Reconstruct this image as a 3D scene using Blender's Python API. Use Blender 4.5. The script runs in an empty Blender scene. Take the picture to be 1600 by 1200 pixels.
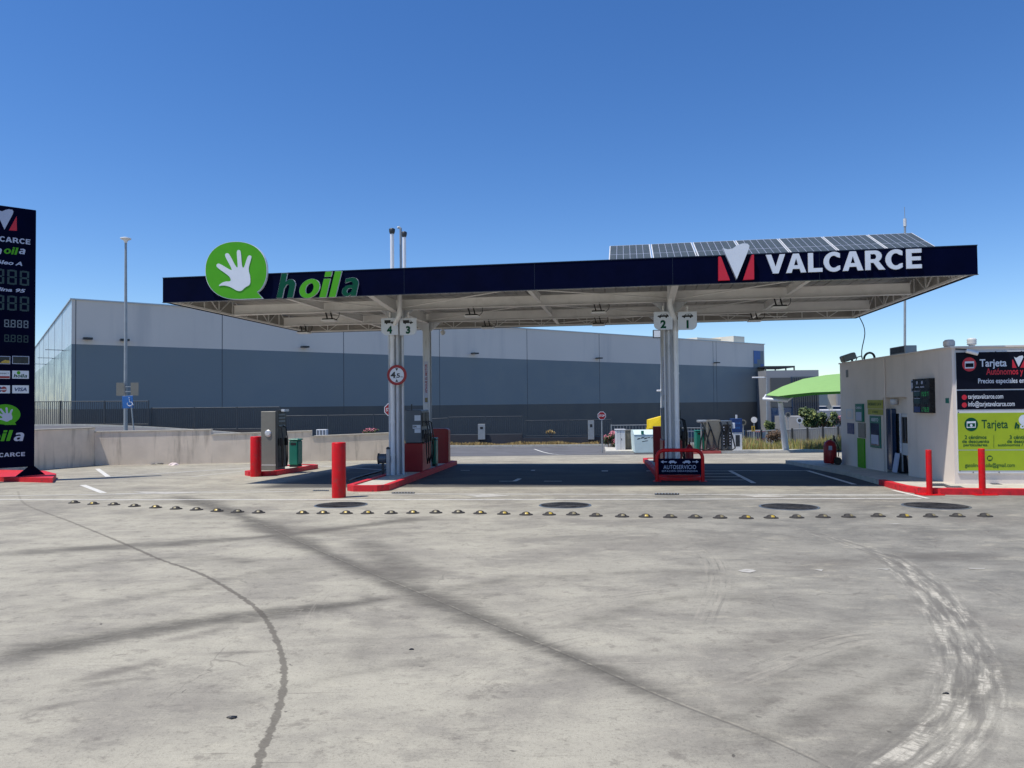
import bpy, math, random
import numpy as np
from mathutils import Vector, Matrix

random.seed(7)
rng = np.random.default_rng(7)
scene = bpy.context.scene
COL = scene.collection
R = math.radians

# ------------------------------------------------------------------ camera
F = 1130.0                        # focal length in pixels of the 1600 px wide photograph
EYE = 1.6
PITCH = math.atan(30.0 / F)
ROLL = -0.010
cam_d = bpy.data.cameras.new("camera")
cam_d.sensor_width = 36.0
cam_d.lens = F / 1600.0 * 36.0
cam_d.clip_start = 0.05
cam_d.clip_end = 6000
cam = bpy.data.objects.new("camera", cam_d)
COL.objects.link(cam)
CAMROT = Matrix.Rotation(R(90) + PITCH, 3, 'X') @ Matrix.Rotation(ROLL, 3, 'Z')
cam.rotation_euler = CAMROT.to_euler()
cam.location = (0, 0, EYE)
scene.camera = cam

# ------------------------------------------------------------------ light
SUN_EL = R(67.0)
SUN_FROM = Vector((-1.0, -0.46, 0)).normalized()         # where the sun stands, horizontally
w = bpy.data.worlds.new("World")
scene.world = w
w.use_nodes = True
nt = w.node_tree
nt.nodes.clear()
sky = nt.nodes.new('ShaderNodeTexSky')
sky.sky_type = 'NISHITA'
sky.sun_disc = False
sky.sun_elevation = SUN_EL
sky.sun_rotation = math.atan2(SUN_FROM.x, SUN_FROM.y)
sky.altitude = 650
sky.air_density = 1.0
sky.dust_density = 0.1
sky.ozone_density = 4.0
bg = nt.nodes.new('ShaderNodeBackground')
bg.inputs['Strength'].default_value = 0.15
wo = nt.nodes.new('ShaderNodeOutputWorld')
hs_ = nt.nodes.new('ShaderNodeHueSaturation')
hs_.inputs['Saturation'].default_value = 1.24
hs_.inputs['Hue'].default_value = 0.508
hs_.inputs['Value'].default_value = 1.0
nt.links.new(sky.outputs[0], hs_.inputs['Color'])
nt.links.new(hs_.outputs[0], bg.inputs[0])
nt.links.new(bg.outputs[0], wo.inputs[0])
sd = bpy.data.lights.new("sun", 'SUN')
sd.energy = 5.0
sd.angle = R(0.5)
sd.color = (1.0, 0.95, 0.87)
sun = bpy.data.objects.new("sun", sd)
COL.objects.link(sun)
to_sun = Vector((SUN_FROM.x * math.cos(SUN_EL), SUN_FROM.y * math.cos(SUN_EL), math.sin(SUN_EL)))
sun.rotation_euler = to_sun.to_track_quat('Z', 'Y').to_euler()
sun.location = (0, 0, 60)
scene.view_settings.view_transform = 'Standard'
scene.view_settings.look = 'None'
scene.view_settings.exposure = 0.0
scene.view_settings.gamma = 1.0
scene.cycles.max_bounces = 8
scene.cycles.diffuse_bounces = 4

# ------------------------------------------------------------------ ground height and pixel helpers
def smooth(t):
    t = np.clip(t, 0, 1)
    return t * t * (3 - 2 * t)

def gz(x, y):
    near = -0.022 * np.maximum(y, -20)
    far = -1.4 + 1.75 * smooth((-2.0 - x) / 30.0) - 1.6 * smooth((y - 51.2) / 5.0)
    t = smooth((y - 30.0) / 15.0)
    return near * (1 - t) + far * t

def ray(px, py):
    d = Vector(((px - 800.0) / F, -(py - 600.0) / F, -1.0))
    return CAMROT @ d

def at(px, py, Y):                # the point of that depth
    d = ray(px, py)
    return Vector((0, 0, EYE)) + d * (Y / d.y)

def G(px, py):                    # the point of the ground
    d = ray(px, py)
    lo, hi = 1.0, 1.0
    step = 1.01
    while hi < 400:
        hi *= step
        p = Vector((0, 0, EYE)) + d * (hi / d.y)
        if p.z < float(gz(p.x, p.y)):
            break
        lo = hi
    for _ in range(30):
        m = (lo + hi) / 2
        p = Vector((0, 0, EYE)) + d * (m / d.y)
        if p.z < float(gz(p.x, p.y)):
            hi = m
        else:
            lo = m
    return Vector((0, 0, EYE)) + d * (lo / d.y)

def gv(x, y, dz=0.0):
    return Vector((x, y, float(gz(x, y)) + dz))

def C(r, g, b):
    def f(c):
        c /= 255.0
        return c / 12.92 if c <= 0.04045 else ((c + 0.055) / 1.055) ** 2.4
    return (f(r), f(g), f(b), 1.0)

# ------------------------------------------------------------------ materials
class NT:
    def __init__(self, name):
        self.m = bpy.data.materials.new(name)
        self.m.use_nodes = True
        self.t = self.m.node_tree
        self.b = self.t.nodes['Principled BSDF']
    def n(self, typ, **kw):
        nd = self.t.nodes.new(typ)
        for k, v in kw.items():
            setattr(nd, k, v)
        return nd
    def l(self, a, b):
        self.t.links.new(a, b)
    def math(self, op, a, b=None, c=None):
        nd = self.n('ShaderNodeMath', operation=op)
        for i, v in enumerate((a, b, c)):
            if v is None:
                continue
            if isinstance(v, (int, float)):
                nd.inputs[i].default_value = v
            else:
                self.l(v, nd.inputs[i])
        return nd.outputs[0]
    def noise(self, vec, scale, detail=4, rough=0.55, dist=0.0):
        nd = self.n('ShaderNodeTexNoise')
        nd.inputs['Scale'].default_value = scale
        nd.inputs['Detail'].default_value = detail
        nd.inputs['Roughness'].default_value = rough
        nd.inputs['Distortion'].default_value = dist
        if vec is not None:
            self.l(vec, nd.inputs['Vector'])
        return nd.outputs['Fac']
    def ramp(self, fac, p0, p1, v0=0.0, v1=1.0):
        nd = self.n('ShaderNodeMapRange')
        nd.inputs[1].default_value = p0
        nd.inputs[2].default_value = p1
        nd.inputs[3].default_value = v0
        nd.inputs[4].default_value = v1
        nd.interpolation_type = 'SMOOTHSTEP'
        self.l(fac, nd.inputs[0])
        return nd.outputs[0]
    def mix(self, fac, a, b, blend='MIX'):
        nd = self.n('ShaderNodeMix', data_type='RGBA', blend_type=blend)
        if isinstance(fac, (int, float)):
            nd.inputs[0].default_value = fac
        else:
            self.l(fac, nd.inputs[0])
        for s, v in ((6, a), (7, b)):
            if isinstance(v, tuple):
                nd.inputs[s].default_value = v
            else:
                self.l(v, nd.inputs[s])
        return nd.outputs[2]
    def vec(self, scale):
        tc = self.n('ShaderNodeTexCoord')
        mp = self.n('ShaderNodeMapping')
        mp.inputs['Scale'].default_value = scale
        self.l(tc.outputs['Object'], mp.inputs[0])
        return mp.outputs[0]

def mat(name, col, rough=0.6, metal=0.0, var=0.12, vscale=3.0, stretch=(1, 1, 1), bump=0.0, bscale=60, spec=0.5, dirt=None, coat=0.0, emit=None, estr=1.0):
    k = NT(name)
    v = k.vec(stretch)
    n1 = k.noise(v, vscale, 5, 0.6)
    lo = tuple(c * (1 - var) for c in col[:3]) + (1,)
    hi = tuple(min(1, c * (1 + var)) for c in col[:3]) + (1,)
    c = k.mix(k.ramp(n1, 0.3, 0.7), lo, hi)
    if dirt:
        dcol, amt, dsc, dst = dirt
        n2 = k.noise(k.vec(dst), dsc, 6, 0.65)
        c = k.mix(k.math('MULTIPLY', k.ramp(n2, 0.5, 0.75), amt), c, dcol)
    k.l(c, k.b.inputs['Base Color'])
    r = k.ramp(k.noise(v, vscale * 4, 3), 0.3, 0.7, max(0.02, rough - 0.08), min(1, rough + 0.08))
    k.l(r, k.b.inputs['Roughness'])
    k.b.inputs['Metallic'].default_value = metal
    k.b.inputs['Specular IOR Level'].default_value = spec
    k.b.inputs['Coat Weight'].default_value = coat
    if bump:
        bp = k.n('ShaderNodeBump')
        bp.inputs['Strength'].default_value = bump
        bp.inputs['Distance'].default_value = 0.01
        k.l(k.noise(k.vec((1, 1, 1)), bscale, 4), bp.inputs['Height'])
        k.l(bp.outputs[0], k.b.inputs['Normal'])
    if emit:
        k.b.inputs['Emission Color'].default_value = emit
        k.b.inputs['Emission Strength'].default_value = estr
    return k.m

GRIME = (0.05, 0.045, 0.04, 1)
M = {}
M['navy'] = mat('navy_panel', C(1, 5, 34), 0.55, 0, 0.15, 2, spec=0.04)
M['signwhite'] = mat('sign_white', C(205, 212, 222), 0.4, 0, 0.03)
M['signwhite_dull'] = mat('sign_white_dull', C(170, 178, 200), 0.45, 0, 0.04)
M['signred'] = mat('sign_red', C(190, 20, 45), 0.4, 0, 0.05)
M['green'] = mat('logo_green', C(74, 156, 28), 0.4, 0, 0.04, spec=.2)
M['dgreen'] = mat('dark_green', C(2, 72, 50), 0.4, 0, 0.04, spec=.15)
M['lime'] = mat('lime_banner', C(150, 172, 20), 0.55, 0, 0.05, 4, bump=0.15, bscale=6)
M['bannernavy'] = mat('banner_navy', C(3, 7, 26), 0.55, 0, 0.08, bump=0.1, bscale=6, spec=.15)
M['steel'] = mat('painted_steel', C(226, 225, 222), 0.55, 0, 0.05, 2, dirt=(C(150, 146, 138), 0.2, 3, (1, 1, 1)))
M['deck'] = mat('roof_deck', C(162, 161, 158), 0.6, 0, 0.04, 1.5, dirt=(C(150, 146, 140), 0.3, 2, (1, 1, 1)))
M['colsteel'] = mat('column_steel', C(190, 193, 198), 0.4, 0.15, 0.05, 3, (1, 1, .2), dirt=(C(110, 105, 98), 0.4, 4, (3, 3, .4)))
M['pipe'] = mat('downpipe_white', C(222, 224, 226), 0.35, 0, 0.04, 3, (1, 1, .2), dirt=(C(130, 125, 118), 0.4, 5, (3, 3, .4)))
M['black'] = mat('black_plastic', C(22, 22, 24), 0.5, 0, 0.2)
M['rubber'] = mat('rubber', C(48, 45, 42), 0.75, 0, 0.25, 20)
M['hose'] = mat('hose_rubber', C(14, 14, 16), 0.4, 0, 0.2)
M['lampwhite'] = mat('lamp_white', C(225, 225, 225), 0.4, 0, 0.03)
M['glass'] = mat('dark_glass', C(18, 24, 30), 0.06, 0, 0.1, spec=0.8)
M['glassblue'] = mat('blue_glass', C(22, 50, 84), 0.12, 0, 0.25, 0.5, spec=0.8)
M['redpaint'] = mat('red_bollard_paint', C(200, 8, 20), 0.42, 0, 0.10, 6, dirt=(C(128, 62, 56), 0.8, 9, (1, 1, .6)), spec=0.3)
M['redkerb'] = mat('red_kerb_paint', C(205, 28, 40), 0.6, 0, 0.12, 8, dirt=(C(95, 45, 45), 0.75, 9, (1, 1, 1)), bump=0.3)
M['pinkpanel'] = mat('faded_red_panel', C(196, 92, 84), 0.5, 0, 0.06)
M['redpanel'] = mat('red_panel', C(138, 10, 20), 0.4, 0, 0.05)
M['greypanel'] = mat('grey_panel', C(118, 116, 108), 0.45, 0.1, 0.05, 3)
M['pumpgrey'] = mat('pump_grey', C(92, 100, 108), 0.4, 0.2, 0.08)
M['darkmetal'] = mat('dark_metal', C(52, 56, 60), 0.45, 0.3, 0.1)
M['teal'] = mat('teal_plastic', C(8, 110, 92), 0.45, 0, 0.06)
M['chrome'] = mat('bright_metal', C(200, 200, 202), 0.35, 0.5, 0.03)
M['galv'] = mat('galvanised', C(150, 155, 158), 0.45, 0.35, 0.08, 4)
M['conwall'] = mat('rendered_wall', C(224, 209, 190), 0.9, 0, 0.07, 1.5, dirt=(C(118, 108, 94), 0.55, 1.6, (2.2, 2.2, .25)), bump=0.25, bscale=30)
M['coping'] = mat('wall_coping', C(190, 182, 166), 0.9, 0, 0.1, 4, bump=0.2)
M['cafe'] = mat('kiosk_render', C(222, 210, 198), 0.9, 0, 0.04, 1.2, dirt=(C(170, 160, 148), 0.22, 1.4, (2, 2, .3)), bump=0.25, bscale=40)
M['yellow'] = mat('yellow_reflector', C(176, 150, 58), 0.4, 0, 0.2, 30)
M['yellowdull'] = mat('worn_yellow', C(124, 114, 84), 0.5, 0, 0.25, 30)
M['yellowbin'] = mat('yellow_bin', C(235, 200, 20), 0.5, 0, 0.05)
M['manhole'] = None
M['clad_hi'] = mat('light_grey_cladding', C(216, 208, 198), 0.5, 0, 0.03, 0.15, dirt=(C(150, 152, 156), 0.3, .3, (1, 1, .1)))
M['clad_mid'] = mat('blue_grey_cladding', C(112, 124, 130), 0.45, 0, 0.04, 0.1)
M['clad_lo'] = mat('dark_grey_cladding', C(78, 80, 80), 0.5, 0, 0.04, 0.1)
M['side_hi'] = mat('side_cladding_light', C(176, 190, 200), 0.35, 0.15, 0.03, 0.15)
M['side_mid'] = mat('side_cladding_grey', C(112, 128, 138), 0.3, 0.2, 0.06, 0.15)
M['side_lo'] = mat('side_cladding_dark', C(120, 116, 108), 0.4, 0.2, 0.06, 0.15)
M['seam'] = mat('seam_dark', C(70, 76, 82), 0.6)
M['fence'] = mat('dark_fence_paint', C(62, 68, 74), 0.5, 0.2, 0.1)
M['darkwall'] = mat('dark_low_wall', C(58, 60, 66), 0.9, 0, 0.15, 1.0, bump=0.3)
M['whitepaint'] = mat('white_line_paint', C(208, 206, 198), 0.75, 0, 0.08, 6, dirt=(C(150, 147, 138), 0.9, 8, (1, 1, 1)))
M['asphalt'] = mat('asphalt', C(96, 96, 98), 0.9, 0, 0.12, 0.8, dirt=(C(60, 60, 62), 0.4, .6, (1, 1, 1)))
M['drygrass'] = mat('dry_verge', C(170, 148, 98), 0.95, 0, 0.25, 3)
M['kerbstone'] = mat('kerb_stone', C(190, 186, 174), 0.85, 0, 0.1, 3)
M['pavement'] = mat('pale_pavement', C(186, 180, 166), 0.85, 0, 0.1, 2.5, dirt=(C(120, 114, 104), 0.5, 3, (1, 1, 1)), bump=0.2)
M['sail'] = mat('green_sail_fabric', C(132, 172, 100), 0.8, 0, 0.03)
M['sailedge'] = mat('green_sail_edge', C(40, 120, 30), 0.8, 0, 0.03)
M['bluebox'] = mat('blue_sign', C(14, 50, 104), 0.4, 0, 0.05)
M['brightblue'] = mat('bright_blue', C(30, 96, 165), 0.4, 0, 0.05)
M['palewhite'] = mat('pale_painted_metal', C(200, 202, 204), 0.45, 0, 0.05)
M['whitebin'] = mat('white_container', C(205, 222, 218), 0.5, 0, 0.04)
M['bg_white'] = mat('pale_facade', C(214, 205, 186), 0.7, 0, 0.05, .2)
M['bg_grey'] = mat('grey_facade', C(140, 142, 146), 0.7, 0, 0.05, .2)
M['bark'] = mat('bark', C(92, 74, 58), 0.9, 0, 0.25, 8)
M['leafd'] = mat('leaf_dark', C(58, 78, 42), 0.7, 0, 0.3, 6)
M['leafl'] = mat('leaf_light', C(140, 148, 80), 0.7, 0, 0.3, 6)
M['weed'] = mat('weed_green', C(140, 142, 100), 0.8, 0, 0.35, 2)
M['pink'] = mat('pink_blossom', C(206, 120, 134), 0.7, 0, 0.2, 6)
M['paper'] = mat('litter_paper', C(222, 205, 200), 0.7, 0, 0.05)
M['carred'] = mat('car_paint_red', C(150, 60, 50), 0.3, 0.1, 0.05, coat=.5)
M['carwhite'] = mat('car_paint_white', C(225, 225, 225), 0.3, 0, 0.03, coat=.5)
M['cardark'] = mat('car_paint_dark', C(40, 48, 62), 0.3, 0.2, 0.05, coat=.5)
M['cell'] = None
M['ledgreen'] = mat('lit_green_digit', C(30, 150, 80), 0.4, emit=C(60, 220, 120), estr=0.12)
M['segoff'] = mat('unlit_segment', C(28, 56, 58), 0.5)
M['segpale'] = mat('unlit_segment_pale', C(110, 122, 132), 0.5)
M['screen'] = mat('display_black', C(8, 14, 20), 0.3)
M['tealdark'] = mat('display_teal', C(14, 60, 62), 0.4)
M['interior'] = mat('shop_interior', C(70, 72, 76), 0.8)
M['wornpaint'] = mat('worn_paint', C(176, 172, 162), 0.8, 0, 0.1, 9, dirt=(C(140, 136, 128), 0.9, 10, (1, 1, 1)))
M['oilwet'] = mat('dark_patch', C(70, 66, 62), 0.85, 0, 0.25, 12)
M['yellowgreen'] = mat('yellow_green_sign', C(160, 160, 50), 0.5)
M['graffiti'] = mat('graffiti_ink', C(60, 66, 70), 0.7)

def manhole_material():
    k = NT('manhole_iron')
    v = k.vec((1, 1, 1))
    vo = k.n('ShaderNodeTexVoronoi')
    vo.inputs['Scale'].default_value = 22
    k.l(v, vo.inputs['Vector'])
    c = k.mix(k.ramp(vo.outputs['Distance'], 0.1, 0.5), C(92, 93, 96), C(44, 45, 48))
    c = k.mix(k.math('MULTIPLY', k.ramp(k.noise(v, 3, 5), .45, .7), .5), c, C(110, 106, 100))
    k.l(c, k.b.inputs['Base Color'])
    k.b.inputs['Roughness'].default_value = 0.75
    bp = k.n('ShaderNodeBump')
    bp.inputs['Strength'].default_value = 0.6
    bp.inputs['Distance'].default_value = 0.006
    k.l(vo.outputs['Distance'], bp.inputs['Height'])
    k.l(bp.outputs[0], k.b.inputs['Normal'])
    return k.m
M['manhole'] = manhole_material()
M['cell'] = mat('solar_cell', C(68, 76, 78), 0.45, 0.0, 0.1, 4, spec=.4)

def concrete_material():
    """Worn concrete: broad tone changes, pores, cracks and the traffic's marks. The attributes hold where the marks run and canopy shade is painted."""
    k = NT('worn_concrete')
    tc = k.n('ShaderNodeTexCoord')
    P = tc.outputs['Object']
    def mp(s, rot=0):
        m = k.n('ShaderNodeMapping')
        m.inputs['Scale'].default_value = s
        m.inputs['Rotation'].default_value = (0, 0, rot)
        k.l(P, m.inputs[0])
        return m.outputs[0]
    def attr(n):
        a = k.n('ShaderNodeAttribute')
        a.attribute_name = n
        return a.outputs['Fac']
    big = k.noise(mp((.22, .30, 1), .3), 1.5, 6, .62, .4)
    mid = k.noise(mp((.8, 1.15, 1), R(-18)), 1.1, 9, .7, .25)
    swirl = k.noise(mp((1.2, 2.6, 1), R(22)), 1.2, 9, .74, .2)
    fine = k.noise(mp((1, 1, 1)), 55, 6, .75)
    grain = k.noise(mp((1, 1, 1)), 240, 3, .8)
    light = C(206, 202, 188)
    dark = C(132, 128, 124)
    grey = C(142, 142, 141)
    c = k.mix(k.ramp(mid, .30, .62), C(166, 162, 153), C(202, 198, 184))
    right = attr('greyer')
    c = k.mix(k.math('MULTIPLY', right, .8), c, k.mix(k.ramp(mid, .30, .66), C(112, 113, 112), C(162, 161, 156)))
    c = k.mix(k.math('MULTIPLY', k.ramp(big, .50, .62), .45), c, C(148, 144, 138))
    c = k.mix(k.math('MULTIPLY', k.ramp(swirl, .54, .68), .45), c, C(218, 213, 196))
    c = k.mix(k.math('MULTIPLY', k.ramp(swirl, .45, .36), .40), c, C(136, 132, 126))
    streak = k.noise(mp((1.0, 7.0, 1), R(12)), 2.2, 8, .72, .15)
    c = k.mix(k.ramp(streak, .42, .28, 0, .38), c, C(116, 111, 106))
    c = k.mix(k.ramp(streak, .58, .74, 0, .34), c, C(208, 201, 188))
    blot = k.noise(mp((1, 1, 1)), 5.5, 9, .78)
    c = k.mix(k.ramp(blot, .47, .34, 0, .5), c, C(120, 114, 108))
    c = k.mix(k.ramp(blot, .55, .68, 0, .38), c, C(206, 199, 186))
    # dirty bands beside the joints
    jn = attr('joint')
    edge = k.noise(mp((1.0, 2.2, 1), .5), 3.2, 10, .74)
    jm = k.ramp(k.math('ADD', jn, k.math('MULTIPLY', k.math('SUBTRACT', edge, .5), 2.2)), .15, 1.15)
    jm = k.math('MULTIPLY', jm, k.ramp(jn, .02, .5))
    jm = k.math('MULTIPLY', jm, k.ramp(blot, .25, .6, .55, 1))
    c = k.mix(k.math('ADD', k.math('MULTIPLY', jm, .60), k.math('MULTIPLY', jn, .30)), c, C(99, 96, 90))
    for ang, sc_, lo_, amt, colr in ((R(20), 1.6, .64, .5, C(228, 222, 208)), (R(-32), 1.3, .655, .45, C(222, 216, 204)), (R(8), 2.4, .63, .5, C(104, 99, 94)), (R(-12), 1.9, .64, .45, C(108, 103, 98)), (R(55), 1.1, .66, .4, C(112, 107, 101))):
        sn = k.noise(mp((.35, 16.0, 1), ang), sc_, 5, .7, .05)
        msk = k.ramp(k.noise(mp((1, 1, 1), ang), .8, 3), .5, .62)
        c = k.mix(k.math('MULTIPLY', k.math('MULTIPLY', k.ramp(sn, lo_, lo_+.05), msk), amt), c, colr)
    # the joint itself: a thin groove, pale sealant chipped
    ju = attr('joint_u')
    ga = k.math('ABSOLUTE', ju)
    groove = k.math('MULTIPLY', k.ramp(ga, .012, .003), k.ramp(k.noise(mp((1, 1, 1)), 9, 4), .35, .5, .25, 1))
    c = k.mix(k.math('MULTIPLY', groove, .4), c, C(78, 74, 70))
    lip = k.math('MULTIPLY', k.ramp(k.math('ABSOLUTE', k.math('SUBTRACT', ju, .018)), .012, .002), k.ramp(k.noise(mp((1, 1, 1)), 14, 4), .45, .6))
    c = k.mix(k.math('MULTIPLY', lip, .35), c, C(206, 198, 184))
    # liquid trail with a ragged edge
    tu = k.math('ABSOLUTE', attr('trail_u'))
    tw = k.ramp(k.noise(mp((1, 3, 1)), 5, 5, .7), .3, .7, .008, .030)
    trail = k.ramp(k.math('SUBTRACT', tu, tw), .007, -.003)
    trail = k.math('MULTIPLY', trail, attr('trail_k'))
    c = k.mix(k.math('MULTIPLY', trail, .68), c, C(92, 86, 79))
    # blurred smears
    sa = attr('smear')
    sm = k.math('MULTIPLY', k.ramp(k.math('ADD', sa, k.math('MULTIPLY', k.math('SUBTRACT', k.noise(mp((.8, 3.0, 1), .3), 2.4, 9, .75), .5), 1.1)), .12, .7), k.ramp(sa, .02, .3))
    c = k.mix(k.math('MULTIPLY', sm, .6), c, C(108, 103, 98))
    # tyre tread marks: pale scuffs and dark rubber in lanes along the curve
    lu, lv, lk = attr('tread_u'), attr('tread_v'), attr('tread_k')
    cb = k.n('ShaderNodeCombineXYZ')
    k.l(k.math('MULTIPLY', lu, 14), cb.inputs[0]); k.l(k.math('MULTIPLY', lv, 1.6), cb.inputs[1])
    lanes = k.noise(cb.outputs[0], 1.0, 5, .6)
    cb2 = k.n('ShaderNodeCombineXYZ')
    k.l(k.math('MULTIPLY', lu, 7), cb2.inputs[0]); k.l(k.math('MULTIPLY', lv, 22), cb2.inputs[1])
    bars = k.noise(cb2.outputs[0], 1.0, 4, .7)
    pale = k.math('MULTIPLY', lk, k.math('MULTIPLY', k.ramp(lanes, .5, .62), k.ramp(bars, .42, .56, .15, 1)))
    c = k.mix(k.math('MULTIPLY', lk, k.ramp(lanes, .52, .4, 0, .5)), c, C(104, 101, 98))
    c = k.mix(k.math('MULTIPLY', pale, .85), c, C(232, 227, 214))
    su, sv, skk = attr('scuff_u'), attr('scuff_v'), attr('scuff_k')
    cb3 = k.n('ShaderNodeCombineXYZ')
    k.l(k.math('MULTIPLY', su, 26), cb3.inputs[0]); k.l(k.math('MULTIPLY', sv, 1.0), cb3.inputs[1])
    sl = k.noise(cb3.outputs[0], 1.0, 4, .6)
    c = k.mix(k.math('MULTIPLY', skk, k.ramp(sl, .53, .62, 0, .45)), c, C(200, 194, 182))
    c = k.mix(k.math('MULTIPLY', skk, k.ramp(sl, .45, .36, 0, .5)), c, C(96, 93, 90))
    # canopy shade painted into the colour, plus stains of the fuelling lanes
    c = k.mix(k.math('MULTIPLY', attr('shade_grime'), k.ramp(k.noise(mp((.5, 1, 1)), 1.2, 6, .6), .2, .7, .8, .95)), c, C(56, 58, 64))
    # pores, specks, hairline cracks
    c = k.mix(k.ramp(fine, .5, .72, 0, .5), c, C(94, 90, 86))
    c = k.mix(k.ramp(fine, .42, .25, 0, .35), c, C(205, 200, 190))
    c = k.mix(k.ramp(grain, .35, .65, -.0, .3), c, C(90, 88, 84))
    vo = k.n('ShaderNodeTexVoronoi', feature='DISTANCE_TO_EDGE')
    vo.inputs['Scale'].default_value = .33
    wv = k.n('ShaderNodeVectorMath', operation='MULTIPLY_ADD')
    nn = k.n('ShaderNodeTexNoise'); nn.inputs['Scale'].default_value = 1.3; nn.inputs['Detail'].default_value = 6
    k.l(P, nn.inputs['Vector'])
    k.l(nn.outputs['Color'], wv.inputs[0]); wv.inputs[1].default_value = (.9, .9, 0); k.l(P, wv.inputs[2])
    k.l(wv.outputs[0], vo.inputs['Vector'])
    crack = k.math('MULTIPLY', k.ramp(vo.outputs['Distance'], .0022, .0006), k.ramp(k.noise(mp((1, 1, 1)), .5, 2), .5, .6))
    c = k.mix(k.math('MULTIPLY', crack, .35), c, C(84, 80, 76))
    spots = k.n('ShaderNodeTexVoronoi'); spots.inputs['Scale'].default_value = 3.4
    k.l(wv.outputs[0], spots.inputs['Vector'])
    sp = k.math('MULTIPLY', k.ramp(spots.outputs['Distance'], .055, .03), k.ramp(k.noise(mp((1, 1, 1)), .9, 2), .42, .5))
    c = k.mix(k.math('MULTIPLY', sp, .7), c, C(70, 66, 64))
    c = k.mix(1.0, c, (.77, .748, .69, 1), 'MULTIPLY')
    k.l(c, k.b.inputs['Base Color'])
    k.b.inputs['Roughness'].default_value = 0.85
    k.b.inputs['Specular IOR Level'].default_value = 0.3
    h = k.math('ADD', k.math('MULTIPLY', fine, .6), k.math('MULTIPLY', groove, -1.2))
    h = k.math('ADD', h, k.math('MULTIPLY', mid, 1.0))
    bp = k.n('ShaderNodeBump')
    bp.inputs['Strength'].default_value = 0.35
    bp.inputs['Distance'].default_value = 0.006
    k.l(h, bp.inputs['Height'])
    k.l(bp.outputs[0], k.b.inputs['Normal'])
    return k.m
M['concrete'] = concrete_material()

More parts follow.
